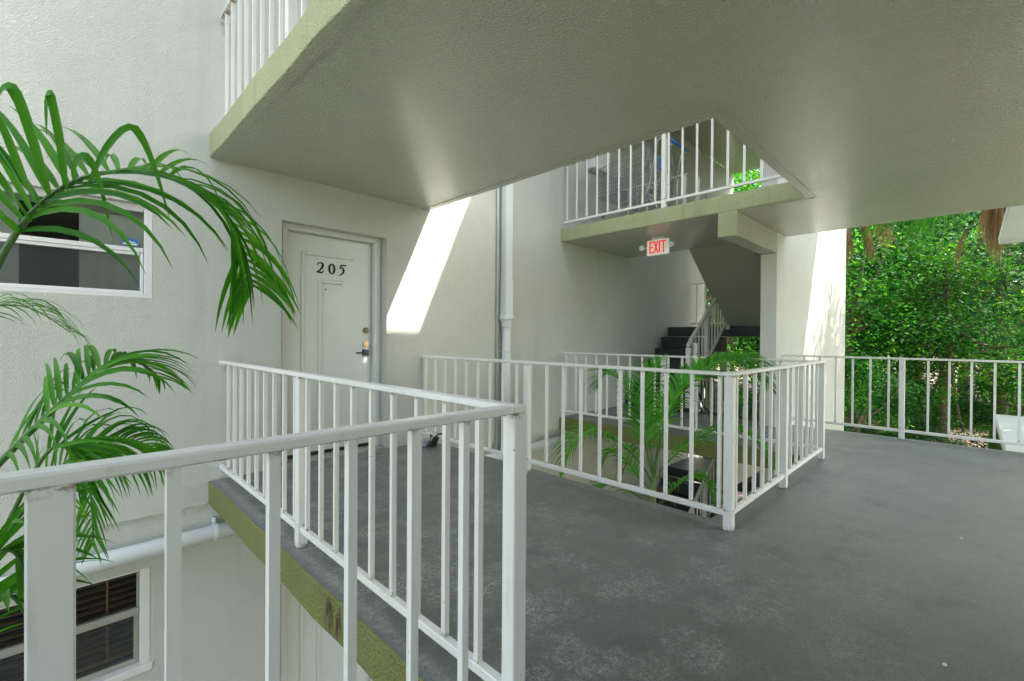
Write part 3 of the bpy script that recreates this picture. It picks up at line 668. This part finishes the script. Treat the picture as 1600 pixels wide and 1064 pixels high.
# ================================================================ SHOPPING CART (upper floor)
ct = empty('shopping_cart', (5.65, 3.2, LV), 'chrome wire shopping cart with blue handle and blue corner guards', 'shopping cart')
z0 = LV
def cart():
    # basket corners: front (y high) narrow and shallow, rear (y low) wide and tall
    fx0, fx1, rx0, rx1 = 5.50, 6.06, 5.47, 6.12; yf_, yr = 3.80, 2.98
    ftop, fbot, rtop, rbot = z0+.86, z0+.48, z0+1.02, z0+.42
    def S(side, u, v):   # side wall point; u 0 rear..1 front, v 0 bottom..1 top
        x = (rx0+(fx0-rx0)*u) if side < 0 else (rx1+(fx1-rx1)*u)
        zb = rbot+(fbot-rbot)*u; zt = rtop+(ftop-rtop)*u
        return Vector((x, yr+(yf_-yr)*u, zb+(zt-zb)*v))
    for side in (-1, 1):
        mb = MB()
        for k in range(9):
            v = k/8; mb.tube([S(side, 0, v), S(side, 1, v)], .0036 if 0 < k < 8 else .006, 5, cap=False)
        for k in range(25):
            u = k/24; mb.tube([S(side, u, 0), S(side, u, 1)], .0027, 4, cap=False)
        mb.build('basket_side', M['chrome'], ct)
    mb = MB()
    for k in range(9):
        v = k/8; mb.tube([S(-1, 1, v), S(1, 1, v)], .0026 if 0 < k < 8 else .006, 5, cap=False)
    for k in range(12):
        u = k/11; mb.tube([S(-1, 1, 0).lerp(S(1, 1, 0), u), S(-1, 1, 1).lerp(S(1, 1, 1), u)], .0027, 4, cap=False)
    mb.build('basket_front', M['chrome'], ct)
    mb = MB()
    for k in range(17):
        u = k/16; mb.tube([S(-1, u, 0), S(1, u, 0)], .003, 4, cap=False)
    for k in range(10):
        u = k/9; mb.tube([S(-1, 0, 0).lerp(S(1, 0, 0), u), S(-1, 1, 0).lerp(S(1, 1, 0), u)], .003, 4, cap=False)
    mb.build('basket_floor', M['chrome'], ct)
    mb = MB()
    for k in range(11):
        u = k/10; mb.tube([S(-1, .05, .05).lerp(S(1, .05, .05), u), S(-1, .10, .95).lerp(S(1, .10, .95), u)], .0026, 4, cap=False)
    for k in range(7):
        v = k/6; mb.tube([S(-1, .05+.05*v, v), S(1, .05+.05*v, v)], .0026, 4, cap=False)
    mb.build('rear_gate', M['chrome'], ct)
    # frame, handle posts
    mb = MB()
    for x in (rx0-.01, rx1+.01):
        mb.tube([(x, 2.78, z0+1.05), (x, 2.86, z0+1.0), (x, 2.98, z0+.42), (x, 3.02, z0+.36), (x, 3.16, z0+.15)], .012, 8)
        mb.tube([(x, 2.98, z0+.40), (x, 3.35, z0+.30), (x, 3.70, z0+.17)], .010, 8)
        mb.tube([(x, 3.02, z0+.36), (x, 2.86, z0+.14)], .010, 8)
        mb.tube([(x, 2.98, z0+.42), (x, 2.93, z0+1.02)], .007, 6)
    for y, z in ((3.70, .17), (2.86, .14), (3.02, .36), (2.98, .44), (2.80, 1.0)): mb.tube([(rx0-.01, y, z0+z), (rx1+.01, y, z0+z)], .009, 8)
    mb.build('frame', M['chrome'], ct, smooth=True)
    MB().tube([(rx0-.02, 2.78, z0+1.05), (rx1+.02, 2.78, z0+1.05)], .019, 12).build('handle', M['blue'], ct, smooth=True)
    MB().box(5.70, 5.95, 2.955, 2.975, z0+.72, z0+.90).build('child_seat_flap', M['blue'], ct, bevel=.008)
    MB().box(6.035, 6.085, 3.775, 3.825, z0+.47, z0+.92).build('corner_guard', M['blue'], ct, bevel=.008)
    for x in (rx0+.03, rx1-.03):
        for y, r in ((2.90, .062), (3.68, .062)):
            wm = MB(); wm.tube([(x-.014, y, z0+r+.004), (x+.014, y, z0+r+.004)], r, 18); w = wm.build('wheel', M['rubber'], ct)
            MB().tube([(x-.017, y, z0+r+.004), (x+.017, y, z0+r+.004)], r*.6, 14).build('rim', M['grey'], w)
            f = MB(); f.bar((x-.020, y, z0+r), (x-.020, y-.03, z0+.15), .005, .03, (0, 1, 0)); f.bar((x+.020, y, z0+r), (x+.020, y-.03, z0+.15), .005, .03, (0, 1, 0)); f.build('fork', M['chrome'], w)
cart()
bx = MB(); bx.box(5.60, 6.02, W-.16, W-.003, z0+.98, z0+1.34)
bo = tag(bx.build('utility_box', M['white'], bevel=.01), 'white utility box on the upper wall behind the cart', 'box')
sb = MB(); c = Vector((6.13, z0+1.17)); n = 11; ring = []
for k in range(n*2):
    a = math.pi*k/n; r_ = .125 if k % 2 == 0 else .07; ring.append((c.x+r_*math.cos(a)*.75, c.y+r_*math.sin(a)))
base = len(sb.v); sb.v += [(x, W-.004, z) for x, z in ring]+[(x, W-.016, z) for x, z in ring]; m_ = len(ring)
sb.f.append(tuple(base+m_+k for k in range(m_))); sb.m.append(0)
for k in range(m_): sb.f.append((base+k, base+(k+1) % m_, base+m_+(k+1) % m_, base+m_+k)); sb.m.append(0)
tag(sb.build('starburst_ornament', M['red']), 'dark red starburst ornament on the upper wall behind the cart', 'ornament')

# ================================================================ LOCKBOX, CHIPS
lb = empty('lockbox', (2.67, 3.83, 0), 'small grey and black lockbox lying on the floor against the railing near the door', 'lockbox')
mb = MB(); mb.hexa([(2.63, 3.84, .004), (2.70, 3.87, .004), (2.675, 3.93, .004), (2.605, 3.90, .004), (2.64, 3.82, .075), (2.71, 3.85, .07), (2.69, 3.90, .085), (2.62, 3.87, .09)]); mb.build('lock_body', M['grey'], lb, bevel=.008)
mb = MB(); mb.hexa([(2.68, 3.79, .004), (2.74, 3.81, .004), (2.72, 3.86, .004), (2.66, 3.84, .004), (2.70, 3.75, .10), (2.745, 3.77, .10), (2.73, 3.81, .11), (2.68, 3.79, .11)]); mb.build('lock_case', M['black'], lb, bevel=.006)
MB().tube([(2.70, 3.80, .09), (2.725, 3.76, .135), (2.735, 3.70, .145)], .008, 8).build('shackle', M['black'], lb, smooth=True)
MB().tube([(2.66, 3.80, .09), (2.68, 3.83, .13), (2.70, 3.83, .10)], .006, 8).build('shackle', M['black'], lb, smooth=True)
MB().tube([(2.642, 3.845, .055), (2.634, 3.838, .056)], .012, 12).build('dial', M['black'], lb)
for i, (x, y, s, mt, lab) in enumerate(((3.561, .033, .010, 'white', 'white paint chip on the grey floor at right'), (2.131, .056, .010, 'white', 'pale paint chip on the grey floor near the bottom edge'), (1.36, 1.295, .008, 'black', 'dark crumb on the grey floor beside the near railing post'), (2.30, 3.2, .006, 'black', 'tiny dark crumb on the floor in front of the door'))):
    mb = MB(); mb.ellip((x, y, .0055), s, s*.7, .004, 7, 4); tag(mb.build('paint_chip', M[mt]), lab, 'debris', 'chips lying on the walkway floor')

# ================================================================ PLANTS
def spine(pts, n):
    """Catmull-Rom through pts -> n+1 points"""
    P_ = [Vector(p) for p in pts]; out = []; m = len(P_)-1
    for k in range(n+1):
        s = k/n*m; i = min(int(s), m-1); t = s-i
        p0, p1, p2, p3 = P_[max(i-1, 0)], P_[i], P_[i+1], P_[min(i+2, m)]
        out.append(.5*((2*p1)+(-p0+p2)*t+(2*p0-5*p1+4*p2-p3)*t*t+(-p0+3*p1-3*p2+p3)*t**3))
    return out

def leaflet(mb, tint, base, d, nrm, L_, w, droop, segs=7, fold=.25, tv=None):
    """one V-folded drooping leaflet appended to mb"""
    if tv is None: tv = random.random()
    p = Vector(base); d = Vector(d).normalized(); n0 = len(mb.v); st = L_/segs
    for k in range(segs+1):
        t = k/segs; ww = w*(math.sin(min(1, t*2.6+.25)*math.pi/2))*(1-t**2.2)+.0006
        sd = d.cross(nrm)
        if sd.length < 1e-4: sd = d.orthogonal()
        sd.normalize(); nn = sd.cross(d).normalized()
        mb.v += [tuple(p-sd*ww/2+nn*ww*fold), tuple(p), tuple(p+sd*ww/2+nn*ww*fold)]
        p = p+d*st; d = (d+Vector((0, 0, -droop*st*(1+1.5*t)))).normalized()
    for k in range(segs):
        a = n0+k*3; mb.f += [(a, a+1, a+4, a+3), (a+1, a+2, a+5, a+4)]; mb.m += [0, 0]; tint += [tv*.8 if k < segs-1 or tv < .7 else .99]*2

def set_tint(o, tint):
    at = o.data.attributes.new('tint', 'FLOAT', 'FACE'); n = len(o.data.polygons)
    at.data.foreach_set('value', (tint+[.5]*n)[:n])

def frond(parent, pts, n, Lmax, wmax, droop, mat, sep=True, big=False, rr_=.010, ang=.9, side_bias=(1, 1), start=.18, updir=None, label=None, lift=.35, tipf=.35, rnd=.25):
    sp = spine(pts, 26)
    rb = MB(); rb.tube(sp, [rr_*(1-.85*k/26)+.0012 for k in range(27)], 7)
    fr = rb.build('frond', M['rachis'], parent, smooth=True)
    if label: tag(fr, label)
    allmb, alltint = MB(), []
    for k in range(n):
        t = start+(1-start)*(k+.5)/n; s = t*26; i = min(int(s), 25); f = s-i
        p = sp[i].lerp(sp[i+1], f); T = (sp[i+1]-sp[i]).normalized()
        U = Vector(updir) if updir else Vector((0, 0, 1))
        if big: U = (-fw*.95+up*.1).lerp(up*.9-fw*.35, min(1, max(0, (t-.45)/.3)))
        U = (U-T*U.dot(T))
        if U.length < .05: U = T.orthogonal()
        U.normalize(); S = T.cross(U).normalized()
        prof = (.55+.45*math.sin(min(1, t*1.7)*math.pi/2))*(1-(max(0, t-.55)/.45)**2*(1-tipf))
        if big: prof = .62+.38*math.sin(math.pi*min(1, max(0, (t-.3)/.7)))**.8 if t < .65 else 1-.62*((t-.65)/.35)
        for sd in (-1, 1):
            if side_bias[0 if sd < 0 else 1] <= 0: continue
            a = ang*(1-.45*t)+random.uniform(-rnd, rnd)*.35
            d = T*math.cos(a)+S*sd*math.sin(a)+U*(lift+random.uniform(-rnd, rnd)*.6)
            dr2 = droop
            if big and t < .62 and (S*sd).dot(up) > 0: dr2 = droop*.36; prof = max(prof, .9)*.86
            L_ = Lmax*prof*side_bias[0 if sd < 0 else 1]*random.uniform(.85, 1.08); w = wmax*(.6+.4*prof)*random.uniform(.85, 1.1)
            if sep:
                mb, ti = MB(), []
                leaflet(mb, ti, p, d, U, L_, w, dr2*random.uniform(.75, 1.3)); o = mb.build('leaflet', mat, fr, smooth=True); set_tint(o, ti)
            else: leaflet(allmb, alltint, p, d, U, L_, w, dr2*random.uniform(.75, 1.3), 5)
    if not sep:
        o = allmb.build('leaflets', mat, fr, smooth=True); set_tint(o, alltint); o['kind'] = 'stuff'
    return fr

def at(px, py, depth):
    """world point that the surveyed direction (px, py) reaches at this depth"""
    d = fw+rt*(px-800)/718.12+up*(532-py)/718.12
    return Vector((0, 0, CAMH))+d*depth

# -- palm in the court at left
pl_ = empty('areca_palm', (-.55, 2.1, -LV+.06), 'large green palm with arching fronds in the court at the left of the view', 'palm')
b0 = Vector((-.55, 2.1, 0))
tr_ = MB(); tr_.tube([(-.62, 2.05, -LV+.03), (-.60, 2.07, -1.6), (-.62, 2.0, -.5), (-.66, 1.95, .1)], [.055, .05, .045, .03], 12); tr_.build('trunk', M['stem'], pl_, smooth=True)
def F(*a): return [at(x, y, d) for x, y, d in a]
frond(pl_, F((-190, 900, 1.3), (-90, 640, 1.25), (-20, 450, 1.2), (40, 345, 1.22), (115, 285, 1.30), (200, 268, 1.45), (280, 285, 1.58), (345, 330, 1.66), (380, 395, 1.70), (396, 450, 1.7)), 34, .56, .023, 3.0, M['palm'], big=True, ang=1.2, start=.30, rr_=.009, lift=.18, updir=(up*.9-fw*.5), label='large arching frond in front of the window', rnd=.3)
frond(pl_, F((-160, 1000, 1.25), (-60, 790, 1.2), (0, 722, 1.2), (62, 660, 1.22), (118, 608, 1.28), (165, 570, 1.36), (215, 565, 1.46), (252, 592, 1.55)), 28, .27, .017, 3.8, M['palm'], ang=1.0, start=.30, rr_=.010, lift=.2, updir=(up*.9-fw*.5), label='middle frond with dark spotted leaflets')
frond(pl_, F((-120, 1060, 1.6), (-20, 880, 1.55), (50, 780, 1.55), (103, 722, 1.58), (150, 694, 1.62), (205, 686, 1.7), (248, 706, 1.8)), 30, .30, .013, 5.5, M['palm'], ang=.95, start=.32, rr_=.008, lift=.12, updir=(up*.6-fw*.8))
frond(pl_, F((-60, 980, 1.5), (20, 800, 1.5), (75, 705, 1.52), (115, 700, 1.56), (140, 760, 1.6), (146, 850, 1.6)), 26, .23, .013, 2.5, M['palm'], ang=.8, start=.4, rr_=.007, lift=.1, updir=-fw)
frond(pl_, F((-200, 700, 1.9), (-120, 560, 1.95), (-40, 490, 2.0), (40, 480, 2.1), (110, 520, 2.2)), 24, .32, .009, 4.5, M['palm'], ang=.9, start=.2, rr_=.005, lift=.3, updir=up)
frond(pl_, F((-140, 1100, 1.05), (-70, 980, 1.0), (-20, 880, 1.0), (20, 860, 1.02), (40, 900, 1.05)), 14, .22, .030, 3.0, M['palm'], ang=.7, start=.2, rr_=.008, lift=.2, updir=up)
frond(pl_, F((-180, 1150, 1.3), (-90, 1040, 1.25), (-30, 960, 1.25), (15, 930, 1.25), (45, 970, 1.28)), 16, .26, .030, 3.0, M['palm'], ang=.8, start=.2, rr_=.008, lift=.2, updir=up)

def blade(parent, pts, w):
    sp = spine(F(*pts), 14); mb, ti = MB(), []; tv = random.uniform(.2, .6)
    for k, p in enumerate(sp):
        t = k/14; T = (sp[min(k+1, 14)]-sp[max(k-1, 0)]).normalized(); S = T.cross(-fw+up*.25).normalized(); ww = w*math.sin(min(1, t*2.4+.3)*math.pi/2)*(1-t**2.6)+.0006; nn = S.cross(T)
        mb.v += [tuple(p-S*ww/2+nn*ww*.22), tuple(p), tuple(p+S*ww/2+nn*ww*.22)]
    for k in range(14):
        a = k*3; mb.f += [(a, a+1, a+4, a+3), (a+1, a+2, a+5, a+4)]; mb.m += [0, 0]; ti += [tv]*2
    o = mb.build('leaflet', M['palm'], parent, smooth=True); set_tint(o, ti)
mf = [c for c in pl_.children if c.get('label', '').startswith('large')][0]
for pts, w in ((((105, 298, 1.28), (98, 225, 1.24), (86, 165, 1.2), (78, 148, 1.19), (74, 165, 1.21), (73, 215, 1.23)), .030),
               (((82, 312, 1.26), (62, 240, 1.2), (38, 168, 1.15), (18, 138, 1.13), (0, 150, 1.14), (-10, 195, 1.16)), .034),
               (((66, 328, 1.24), (38, 268, 1.16), (8, 200, 1.1), (-25, 150, 1.06)), .034),
               (((50, 345, 1.23), (18, 298, 1.15), (-20, 245, 1.1)), .032),
               (((36, 362, 1.22), (5, 335, 1.15), (-30, 300, 1.1)), .030),
               (((140, 290, 1.33), (168, 235, 1.3), (200, 202, 1.3), (222, 215, 1.32), (245, 270, 1.35), (266, 345, 1.38)), .028),
               (((118, 284, 1.30), (120, 258, 1.28), (136, 246, 1.27), (156, 282, 1.28), (176, 375, 1.3)), .026)):
    blade(mf, pts, w)

# -- palm in the stairwell
wp = empty('areca_palm', (4.1, 2.55, -LV+.06), 'green palm growing up through the stairwell opening behind the railing', 'palm')
WD = 4.35
tb = MB(); tb.tube([at(1018, 1020, WD), at(1019, 900, WD), at(1020, 800, WD), at(1021, 735, WD)], [.040, .036, .030, .022], 10); tb.build('trunk', M['stem'], wp, smooth=True)
def G(*a): return [at(x, y, WD+d) for x, y, d in a]
WF = [
 (G((1022, 745, -.1), (1034, 680, -.1), (1062, 612, -.1), (1108, 572, -.05), (1150, 562, .05), (1188, 592, .15)), 50, .36, .030, 2.6, .95),
 (G((1022, 740, -.2), (1040, 660, -.25), (1075, 600, -.3), (1120, 590, -.3), (1150, 625, -.3)), 40, .30, .028, 3.0, .95),
 (G((1021, 745, 0), (1030, 690, 0), (1052, 625, .05), (1090, 578, .15), (1140, 556, .3), (1185, 570, .45), (1205, 610, .5)), 60, .42, 0.0240, 2.2, .95),
 (G((1020, 745, 0), (1010, 700, 0), (1000, 650, .1), (975, 600, .2), (948, 583, .3), (935, 600, .35)), 55, .36, 0.0165, 2.2, .95),
 (G((1020, 755, 0), (1000, 722, -.1), (965, 690, -.2), (925, 672, -.3), (892, 695, -.4), (880, 740, -.4)), 51, .34, 0.0195, 3.2, .95),
 (G((1022, 755, 0), (1040, 725, 0), (1080, 690, -.05), (1130, 668, -.1), (1175, 682, -.1), (1205, 730, -.1)), 51, .34, 0.0210, 3.2, .95),
 (G((1021, 745, 0), (1016, 700, .1), (1008, 640, .3), (1010, 590, .5), (1030, 560, .7)), 41, .34, 0.0150, 2.4, .9),
 (G((1018, 790, 0), (990, 770, .1), (960, 755, .2), (935, 762, .2), (920, 790, .2)), 35, .26, 0.0180, 3.4, .95),
 (G((1022, 800, 0), (1050, 765, -.2), (1080, 745, -.3), (1105, 755, -.3), (1115, 790, -.3)), 35, .28, 0.0180, 4.5, .9),
 (G((1020, 770, 0), (998, 745, .2), (975, 715, .4), (955, 705, .5), (942, 722, .5)), 35, .26, 0.0165, 3.6, .9),
]
for a in WF: frond(wp, a[0], a[1], a[2], a[3], a[4], M['palmw'], sep=False, rr_=.009, ang=a[5], start=.22, lift=.25, rnd=.2)
dd = MB(); ti = []
for (px, py) in ((1005, 690), (972, 730), (965, 705), (1045, 760)):
    for k in range(7):
        leaflet(dd, ti, at(px+random.uniform(-12, 12), py+random.uniform(-10, 10), WD-.1), Vector((random.uniform(-1, 1), random.uniform(-1, 1), -.4)), Vector((0, 0, 1)), .16, .012, 8, 5)
o = dd.build('withered_leaflets', M['dead'], wp, smooth=True); set_tint(o, ti); o['kind'] = 'stuff'

# -- trees: trunk with limbs and a crown of leaf clumps
def tree_mesh(seed, H_, Rr, nclump, nleaf, leaf, mat, z_lo=.25, flat=.8):
    rng = random.Random(seed)
    tk = MB(); top = Vector((rng.uniform(-.4, .4), rng.uniform(-.4, .4), H_*.62))
    tp = [Vector((0, 0, -.3)), Vector((rng.uniform(-.1, .1), rng.uniform(-.1, .1), H_*.2)), Vector((top.x*.5, top.y*.5, H_*.42)), top]
    tk.tube(spine(tp, 8), [H_*.024*(1-.09*k) for k in range(9)], 8)
    cl = []
    for k in range(nclump):
        a = rng.uniform(0, 6.283); u = rng.random()**.5; z = z_lo+(1-z_lo)*rng.random(); pr = math.sin(math.pi*min(1, max(.08, (z-z_lo)/(1-z_lo)*.8+.18)))**.6
        cl.append((Vector((Rr*u*pr*math.cos(a), Rr*u*pr*math.sin(a), H_*z)), Rr*rng.uniform(.16, .34)))
    for c, r in cl[:14]:
        s = tp[2].lerp(top, rng.random()); mid = s.lerp(c, .5)+Vector((0, 0, -.1*Rr))
        tk.tube(spine([s, mid, c], 5), [H_*.010*(1-.15*k) for k in range(6)], 6)
    V, Fc, ti = [], [], []
    for c, r in cl:
        ct_ = rng.random()
        for _ in range(nleaf):
            while True:
                q = Vector((rng.uniform(-1, 1), rng.uniform(-1, 1), rng.uniform(-1, 1)))
                if .1 < q.length < 1: break
            q = Vector((q.x*r*1.3, q.y*r*1.3, q.z*r*flat)); p = c+q
            nr = (Vector((rng.gauss(0, .6), rng.gauss(0, .6), 1))).normalized(); t = nr.orthogonal().normalized(); t = (Matrix.Rotation(rng.uniform(0, 6.28), 3, nr) @ t); b = nr.cross(t)
            s = leaf*rng.uniform(.6, 1.3); n = len(V)
            V += [tuple(p-t*s), tuple(p+b*s*.42-nr*s*.1), tuple(p+t*s), tuple(p-b*s*.42-nr*s*.1)]; Fc.append((n, n+1, n+2, n+3)); ti.append(min(1, max(0, .65*ct_+.35*rng.random()+(.25 if rng.random() < .05 else 0))))
    me = bpy.data.meshes.new('crown'); me.from_pydata(V, [], Fc); me.materials.append(mat)
    at_ = me.attributes.new('tint', 'FLOAT', 'FACE'); at_.data.foreach_set('value', ti); me.update()
    tm = bpy.data.meshes.new('trunk'); tm.from_pydata(tk.v, [], tk.f); tm.materials.append(M['bark']); tm.polygons.foreach_set('use_smooth', [True]*len(tm.polygons)); tm.update()
    return tm, me
PT = [tree_mesh(1, 8.5, 3.4, 105, 230, .058, M['tree1']), tree_mesh(2, 9.5, 3.6, 110, 230, .062, M['tree2']), tree_mesh(3, 7.0, 2.8, 90, 220, .052, M['tree3'], .15),
      tree_mesh(4, 3.2, 1.7, 60, 190, .045, M['tree1'], .03), tree_mesh(5, 2.4, 1.5, 55, 190, .042, M['tree2'], .03)]
def tree(kind, x, y, s, rz, label, cat='tree', group='trees beyond the walkway', name=None):
    tm, cm = PT[kind]; nm = name or ('shrub' if kind > 2 else 'broadleaf_tree')
    z = -LV-.05+(max(0, x-20)*.012 if x > 11.5 else 0)
    r = empty(nm, (x, y, z), label, cat, group); r.rotation_euler.z = rz; r.scale = (s, s, s)
    for n_, me in (('trunk', tm), ('crown', cm)):
        o = bpy.data.objects.new(n_, me); col.objects.link(o); o.parent = r
TREES = [
 (0, 17.5, 2.6, 1.0, 0.3, 'mid green broadleaf tree just right of the dappled wall end'),
 (2, 18.5, .6, 1.0, 1.3, 'light green tree catching sun in the middle of the right hand opening'),
 (1, 21.0, -.6, 1.1, 2.2, 'dark green tree behind the hanging dead palm leaves'),
 (0, 24.5, 1.5, 1.1, 4.0, 'taller green tree set back behind the light green one'),
 (1, 26.0, 4.5, 1.15, 5.0, 'dark tree seen over the half landing beyond the wall'),
 (2, 22.0, -4.0, 1.1, .5, 'light green tree at the far right edge behind the palm trunk'),
 (0, 31.0, .2, 1.35, 1.9, 'broad green tree far back in the gap above the grass'),
 (1, 37.0, -4.8, 1.5, 3.3, 'dark green tree far back at the right edge'),
 (1, 32.0, 5.5, 1.4, .9, 'dark green tree far back to the left of the gap'),
 (2, 15.0, 5.6, 1.35, 2.0, 'sunny light green tree seen under the return flight behind the column'),
 (0, 19.0, 7.8, 1.2, 3.0, 'green tree behind the stairs to the left of the column'),
 (1, 22.0, 10.5, 1.3, 1.0, 'dark tree furthest left behind the stairs'),
 (1, 13.6, -3.7, 1.2, .4, 'dark dense tree close by at the far right behind the brown palm leaves'),
 (1, 40, 3.0, 1.9, .2, 'tall dark tree closing the view in the far middle'),
 (0, 41, -2.5, 1.9, 2.2, 'tall green tree closing the view at far right'),
 (1, 40, 9.0, 1.9, 4.2, 'tall dark tree closing the view at far left'),
 (1, 23.0, 3.2, 1.2, 2.7, 'dense dark tree close behind the first green one'),
 (0, 24.0, 9.5, 1.5, 2.7, 'tall green tree seen through the top floor gap past the stairs'),
 (0, 13.8, -5.7, 1.5, 1.1, 'green tree standing outside to the right whose leaves dapple the wall'),
]
for k, x, y, s, rz, lab in TREES: tree(k, x, y, s, rz, lab)
SH = [
 (3, 14.4, 2.2, 1.0, 0, 'leafy shrub at the foot of the white wall end'), (4, 16.6, 2.0, 1.1, 1, 'dark low shrub seen through the railing left of its post'),
 (3, 19.5, -1.0, .95, 2, 'shrub behind the railing near the palm trunk'), (4, 19.5, .9, 1.0, 3, 'low dark shrub behind the sunny grass'),
 (3, 22.5, 2.9, 1.3, 4, 'large shrub in the middle distance left of the grass'), (4, 14.6, 6.0, 1.2, 2.6, 'rounded shrub below the wing wall behind the half landing'), (3, 17.5, 5.2, 1.2, 1.2, 'taller shrub behind the low one past the stairs'), (3, 18.5, 8.8, 1.3, .2, 'leafy shrub furthest left past the stairs'), (4, 13.2, 4.4, .9, 5, 'low shrub behind the stairs seen through the railings'),
 (3, 26.5, 3.4, 1.5, 1.5, 'far shrub behind the grass on the left'), (3, 36.5, 1.2, 2.0, 2.4, 'big far shrub closing the gap above the grass'), (3, 36.5, -2.2, 2.0, 1.4, 'big far shrub behind the canopy slab'), (3, 29.5, -1.9, 1.5, .4, 'rounded shrub far back near the right edge'),
]
for k, x, y, s, rz, lab in SH: tree(k, x, y, s, rz, lab, 'shrub', 'shrubs below the trees')

# -- cabbage palms with hanging dead leaves
def fan_leaf(mb, ti, base, d, L_, n, w, droop, spread=1.1):
    d = Vector(d).normalized(); U = Vector((0, 0, 1)); S = d.cross(U); S = S.normalized() if S.length > .05 else Vector((1, 0, 0)); N_ = S.cross(d)
    for k in range(n):
        a = (k/(n-1)-.5)*2*spread; dd_ = d*math.cos(a)+S*math.sin(a)+N_*random.uniform(-.08, .08)
        leaflet(mb, ti, base, dd_, N_, L_*(1-.25*abs(a))*random.uniform(.85, 1.1), w, droop*random.uniform(.8, 1.3), 6)
def sabal(x, y, h, lab, green, dead, seed, trunk=True, lean=-.6):
    random.seed(seed)
    r = empty('cabbage_palm', (x, y, -LV), lab, 'palm', 'cabbage palms outside the walkway'); top = Vector((x, y, h))
    if trunk:
        t = MB(); t.tube(spine([(x+.15, y+lean, -LV-.1), (x+.02, y+lean*.37, -.2), top], 14), [.13+.012*math.sin(k*2.1) for k in range(15)], 14); t.build('trunk', M['palmbark'], r, smooth=True)
    for kind, lst, mat in (('leaf', green, M['palm']), ('dead_leaf', dead, M['dead'])):
        for (az, el, pet, L_, n, w, dr) in lst:
            d = Vector((math.cos(az)*math.cos(el), math.sin(az)*math.cos(el), math.sin(el)))
            tip = top+d*pet+Vector((0, 0, -.12*pet)); mb, ti = MB(), []
            d2 = (d+Vector((0, 0, -.35 if kind == 'leaf' else -1.2))).normalized()
            fan_leaf(mb, ti, tip, d2, L_, n, w, dr, 1.15 if kind == 'leaf' else .5)
            o = mb.build(kind, mat, r, smooth=True); set_tint(o, ti)
            pm = MB(); pm.tube([top, top.lerp(tip, .5)+Vector((0, 0, .05)), tip], [.016, .012, .009], 6); pm.build('leaf_stalk', M['rachis'] if kind == 'leaf' else M['dead'], o)
P2 = math.pi
sabal(9.9, -.58, 4.0, 'cabbage palm with a rough trunk and hanging brown leaves at the right edge',
      [(a, .5-.1*(i % 3), .9, .9, 26, .035, 1.6) for i, a in enumerate((-2.6, -1.6, -.6, .5, 2.6))],
      [(2.2, -.9, .62, 1.1, 60, .017, 2.2), (1.9, -1.1, .55, 1.25, 60, .016, 2.6), (1.6, -1.0, .5, 1.2, 60, .017, 2.6), (2.4, -1.0, .65, 1.2, 30, .03, 2.5)], 3)
sabal(12.6, -.95, 4.15, 'cabbage palm whose green fan leaves hang below the ceiling edge',
      [(1.75, -.02, 1.75, 1.1, 40, .030, 1.6), (1.62, -.05, 2.2, 1.0, 36, .028, 1.8), (1.45, -.12, 1.5, 1.1, 34, .030, 1.8), (2.1, -.1, 1.4, 1.3, 34, .035, 2.4), (2.7, .1, 1.2, 1.2, 30, .035, 2.0), (.2, .3, .9, 1, 26, .035, 1.6)],
      [(1.9, -.6, 1.3, 1.0, 14, .02, 3)], 5, True)
sabal(13.0, 2.5, 4.6, 'cabbage palm with brown dead leaves beside the white wall end',
      [(a, .4, .9, 1.0, 24, .035, 1.6) for a in (-.5, .8, 2.2)],
      [(-1.0, -.35, 1.0, 1.1, 60, .020, .7), (-1.2, -.75, .9, 1.1, 60, .018, .9), (-1.5, -.65, .8, 1.2, 60, .018, 1.0), (-.9, -1.0, .7, 1.2, 32, .030, 2.2), (-2.2, -1.0, .7, 1.2, 30, .03, 2.2)], 8, True, .5)

# -- grass strip and litter (ground cover)
random.seed(21)
def cover(name, n, fx, mat, hmin, hmax, w, lie=False):
    V, Fc, ti = [], [], []
    for _ in range(n):
        x, y = fx(); z = -LV+.0+(max(0, x-20))*.012+noise.noise(Vector((x*.3, y*.3, 0)))*.12; a = random.uniform(0, 6.28); h = random.uniform(hmin, hmax); c, s = math.cos(a), math.sin(a); k = len(V)
        if lie: V += [(x-c*h, y-s*h, z+.02), (x-s*w, y+c*w, z+.05*random.random()), (x+c*h, y+s*h, z+.03*random.random()+.01)]
        else: V += [(x-c*w, y-s*w, z), (x+c*w, y+s*w, z), (x+random.uniform(-.5, .5)*h, y+random.uniform(-.5, .5)*h, z+h)]
        Fc.append((k, k+1, k+2)); ti.append(random.random())
    me = bpy.data.meshes.new(name); me.from_pydata(V, [], Fc); me.materials.append(mat); a_ = me.attributes.new('tint', 'FLOAT', 'FACE'); a_.data.foreach_set('value', ti)
    o = bpy.data.objects.new(name, me); col.objects.link(o); return tag(o, kind='stuff')
tag(cover('grass', 36000, lambda: (random.uniform(27, 36), random.uniform(-4, 6)), M['grass'], .06, .22, .02), 'sunlit green grass strip behind the mulch seen through the far railing', 'grass')
tag(cover('leaf_litter', 9000, lambda: (random.uniform(12, 28), random.uniform(-3, 7)), M['dead'], .03, .09, .03, True), 'brown fallen leaves scattered over the mulch below the trees', 'leaf litter')
br = MB()
for (x, y, a, l) in ((22, 1.7, 2.2, 1.1), (23.5, .9, .4, .9), (21.5, .3, 1.4, .7)):
    br.tube([(x, y, -LV+.06), (x+math.cos(a)*l*.5, y+math.sin(a)*l*.5, -LV+.14), (x+math.cos(a)*l, y+math.sin(a)*l, -LV+.1)], [.045, .04, .02], 7)
tag(br.build('fallen_branches', M['bark']), 'fallen branches lying on the mulch beyond the railing', 'branches')['kind'] = 'stuff'
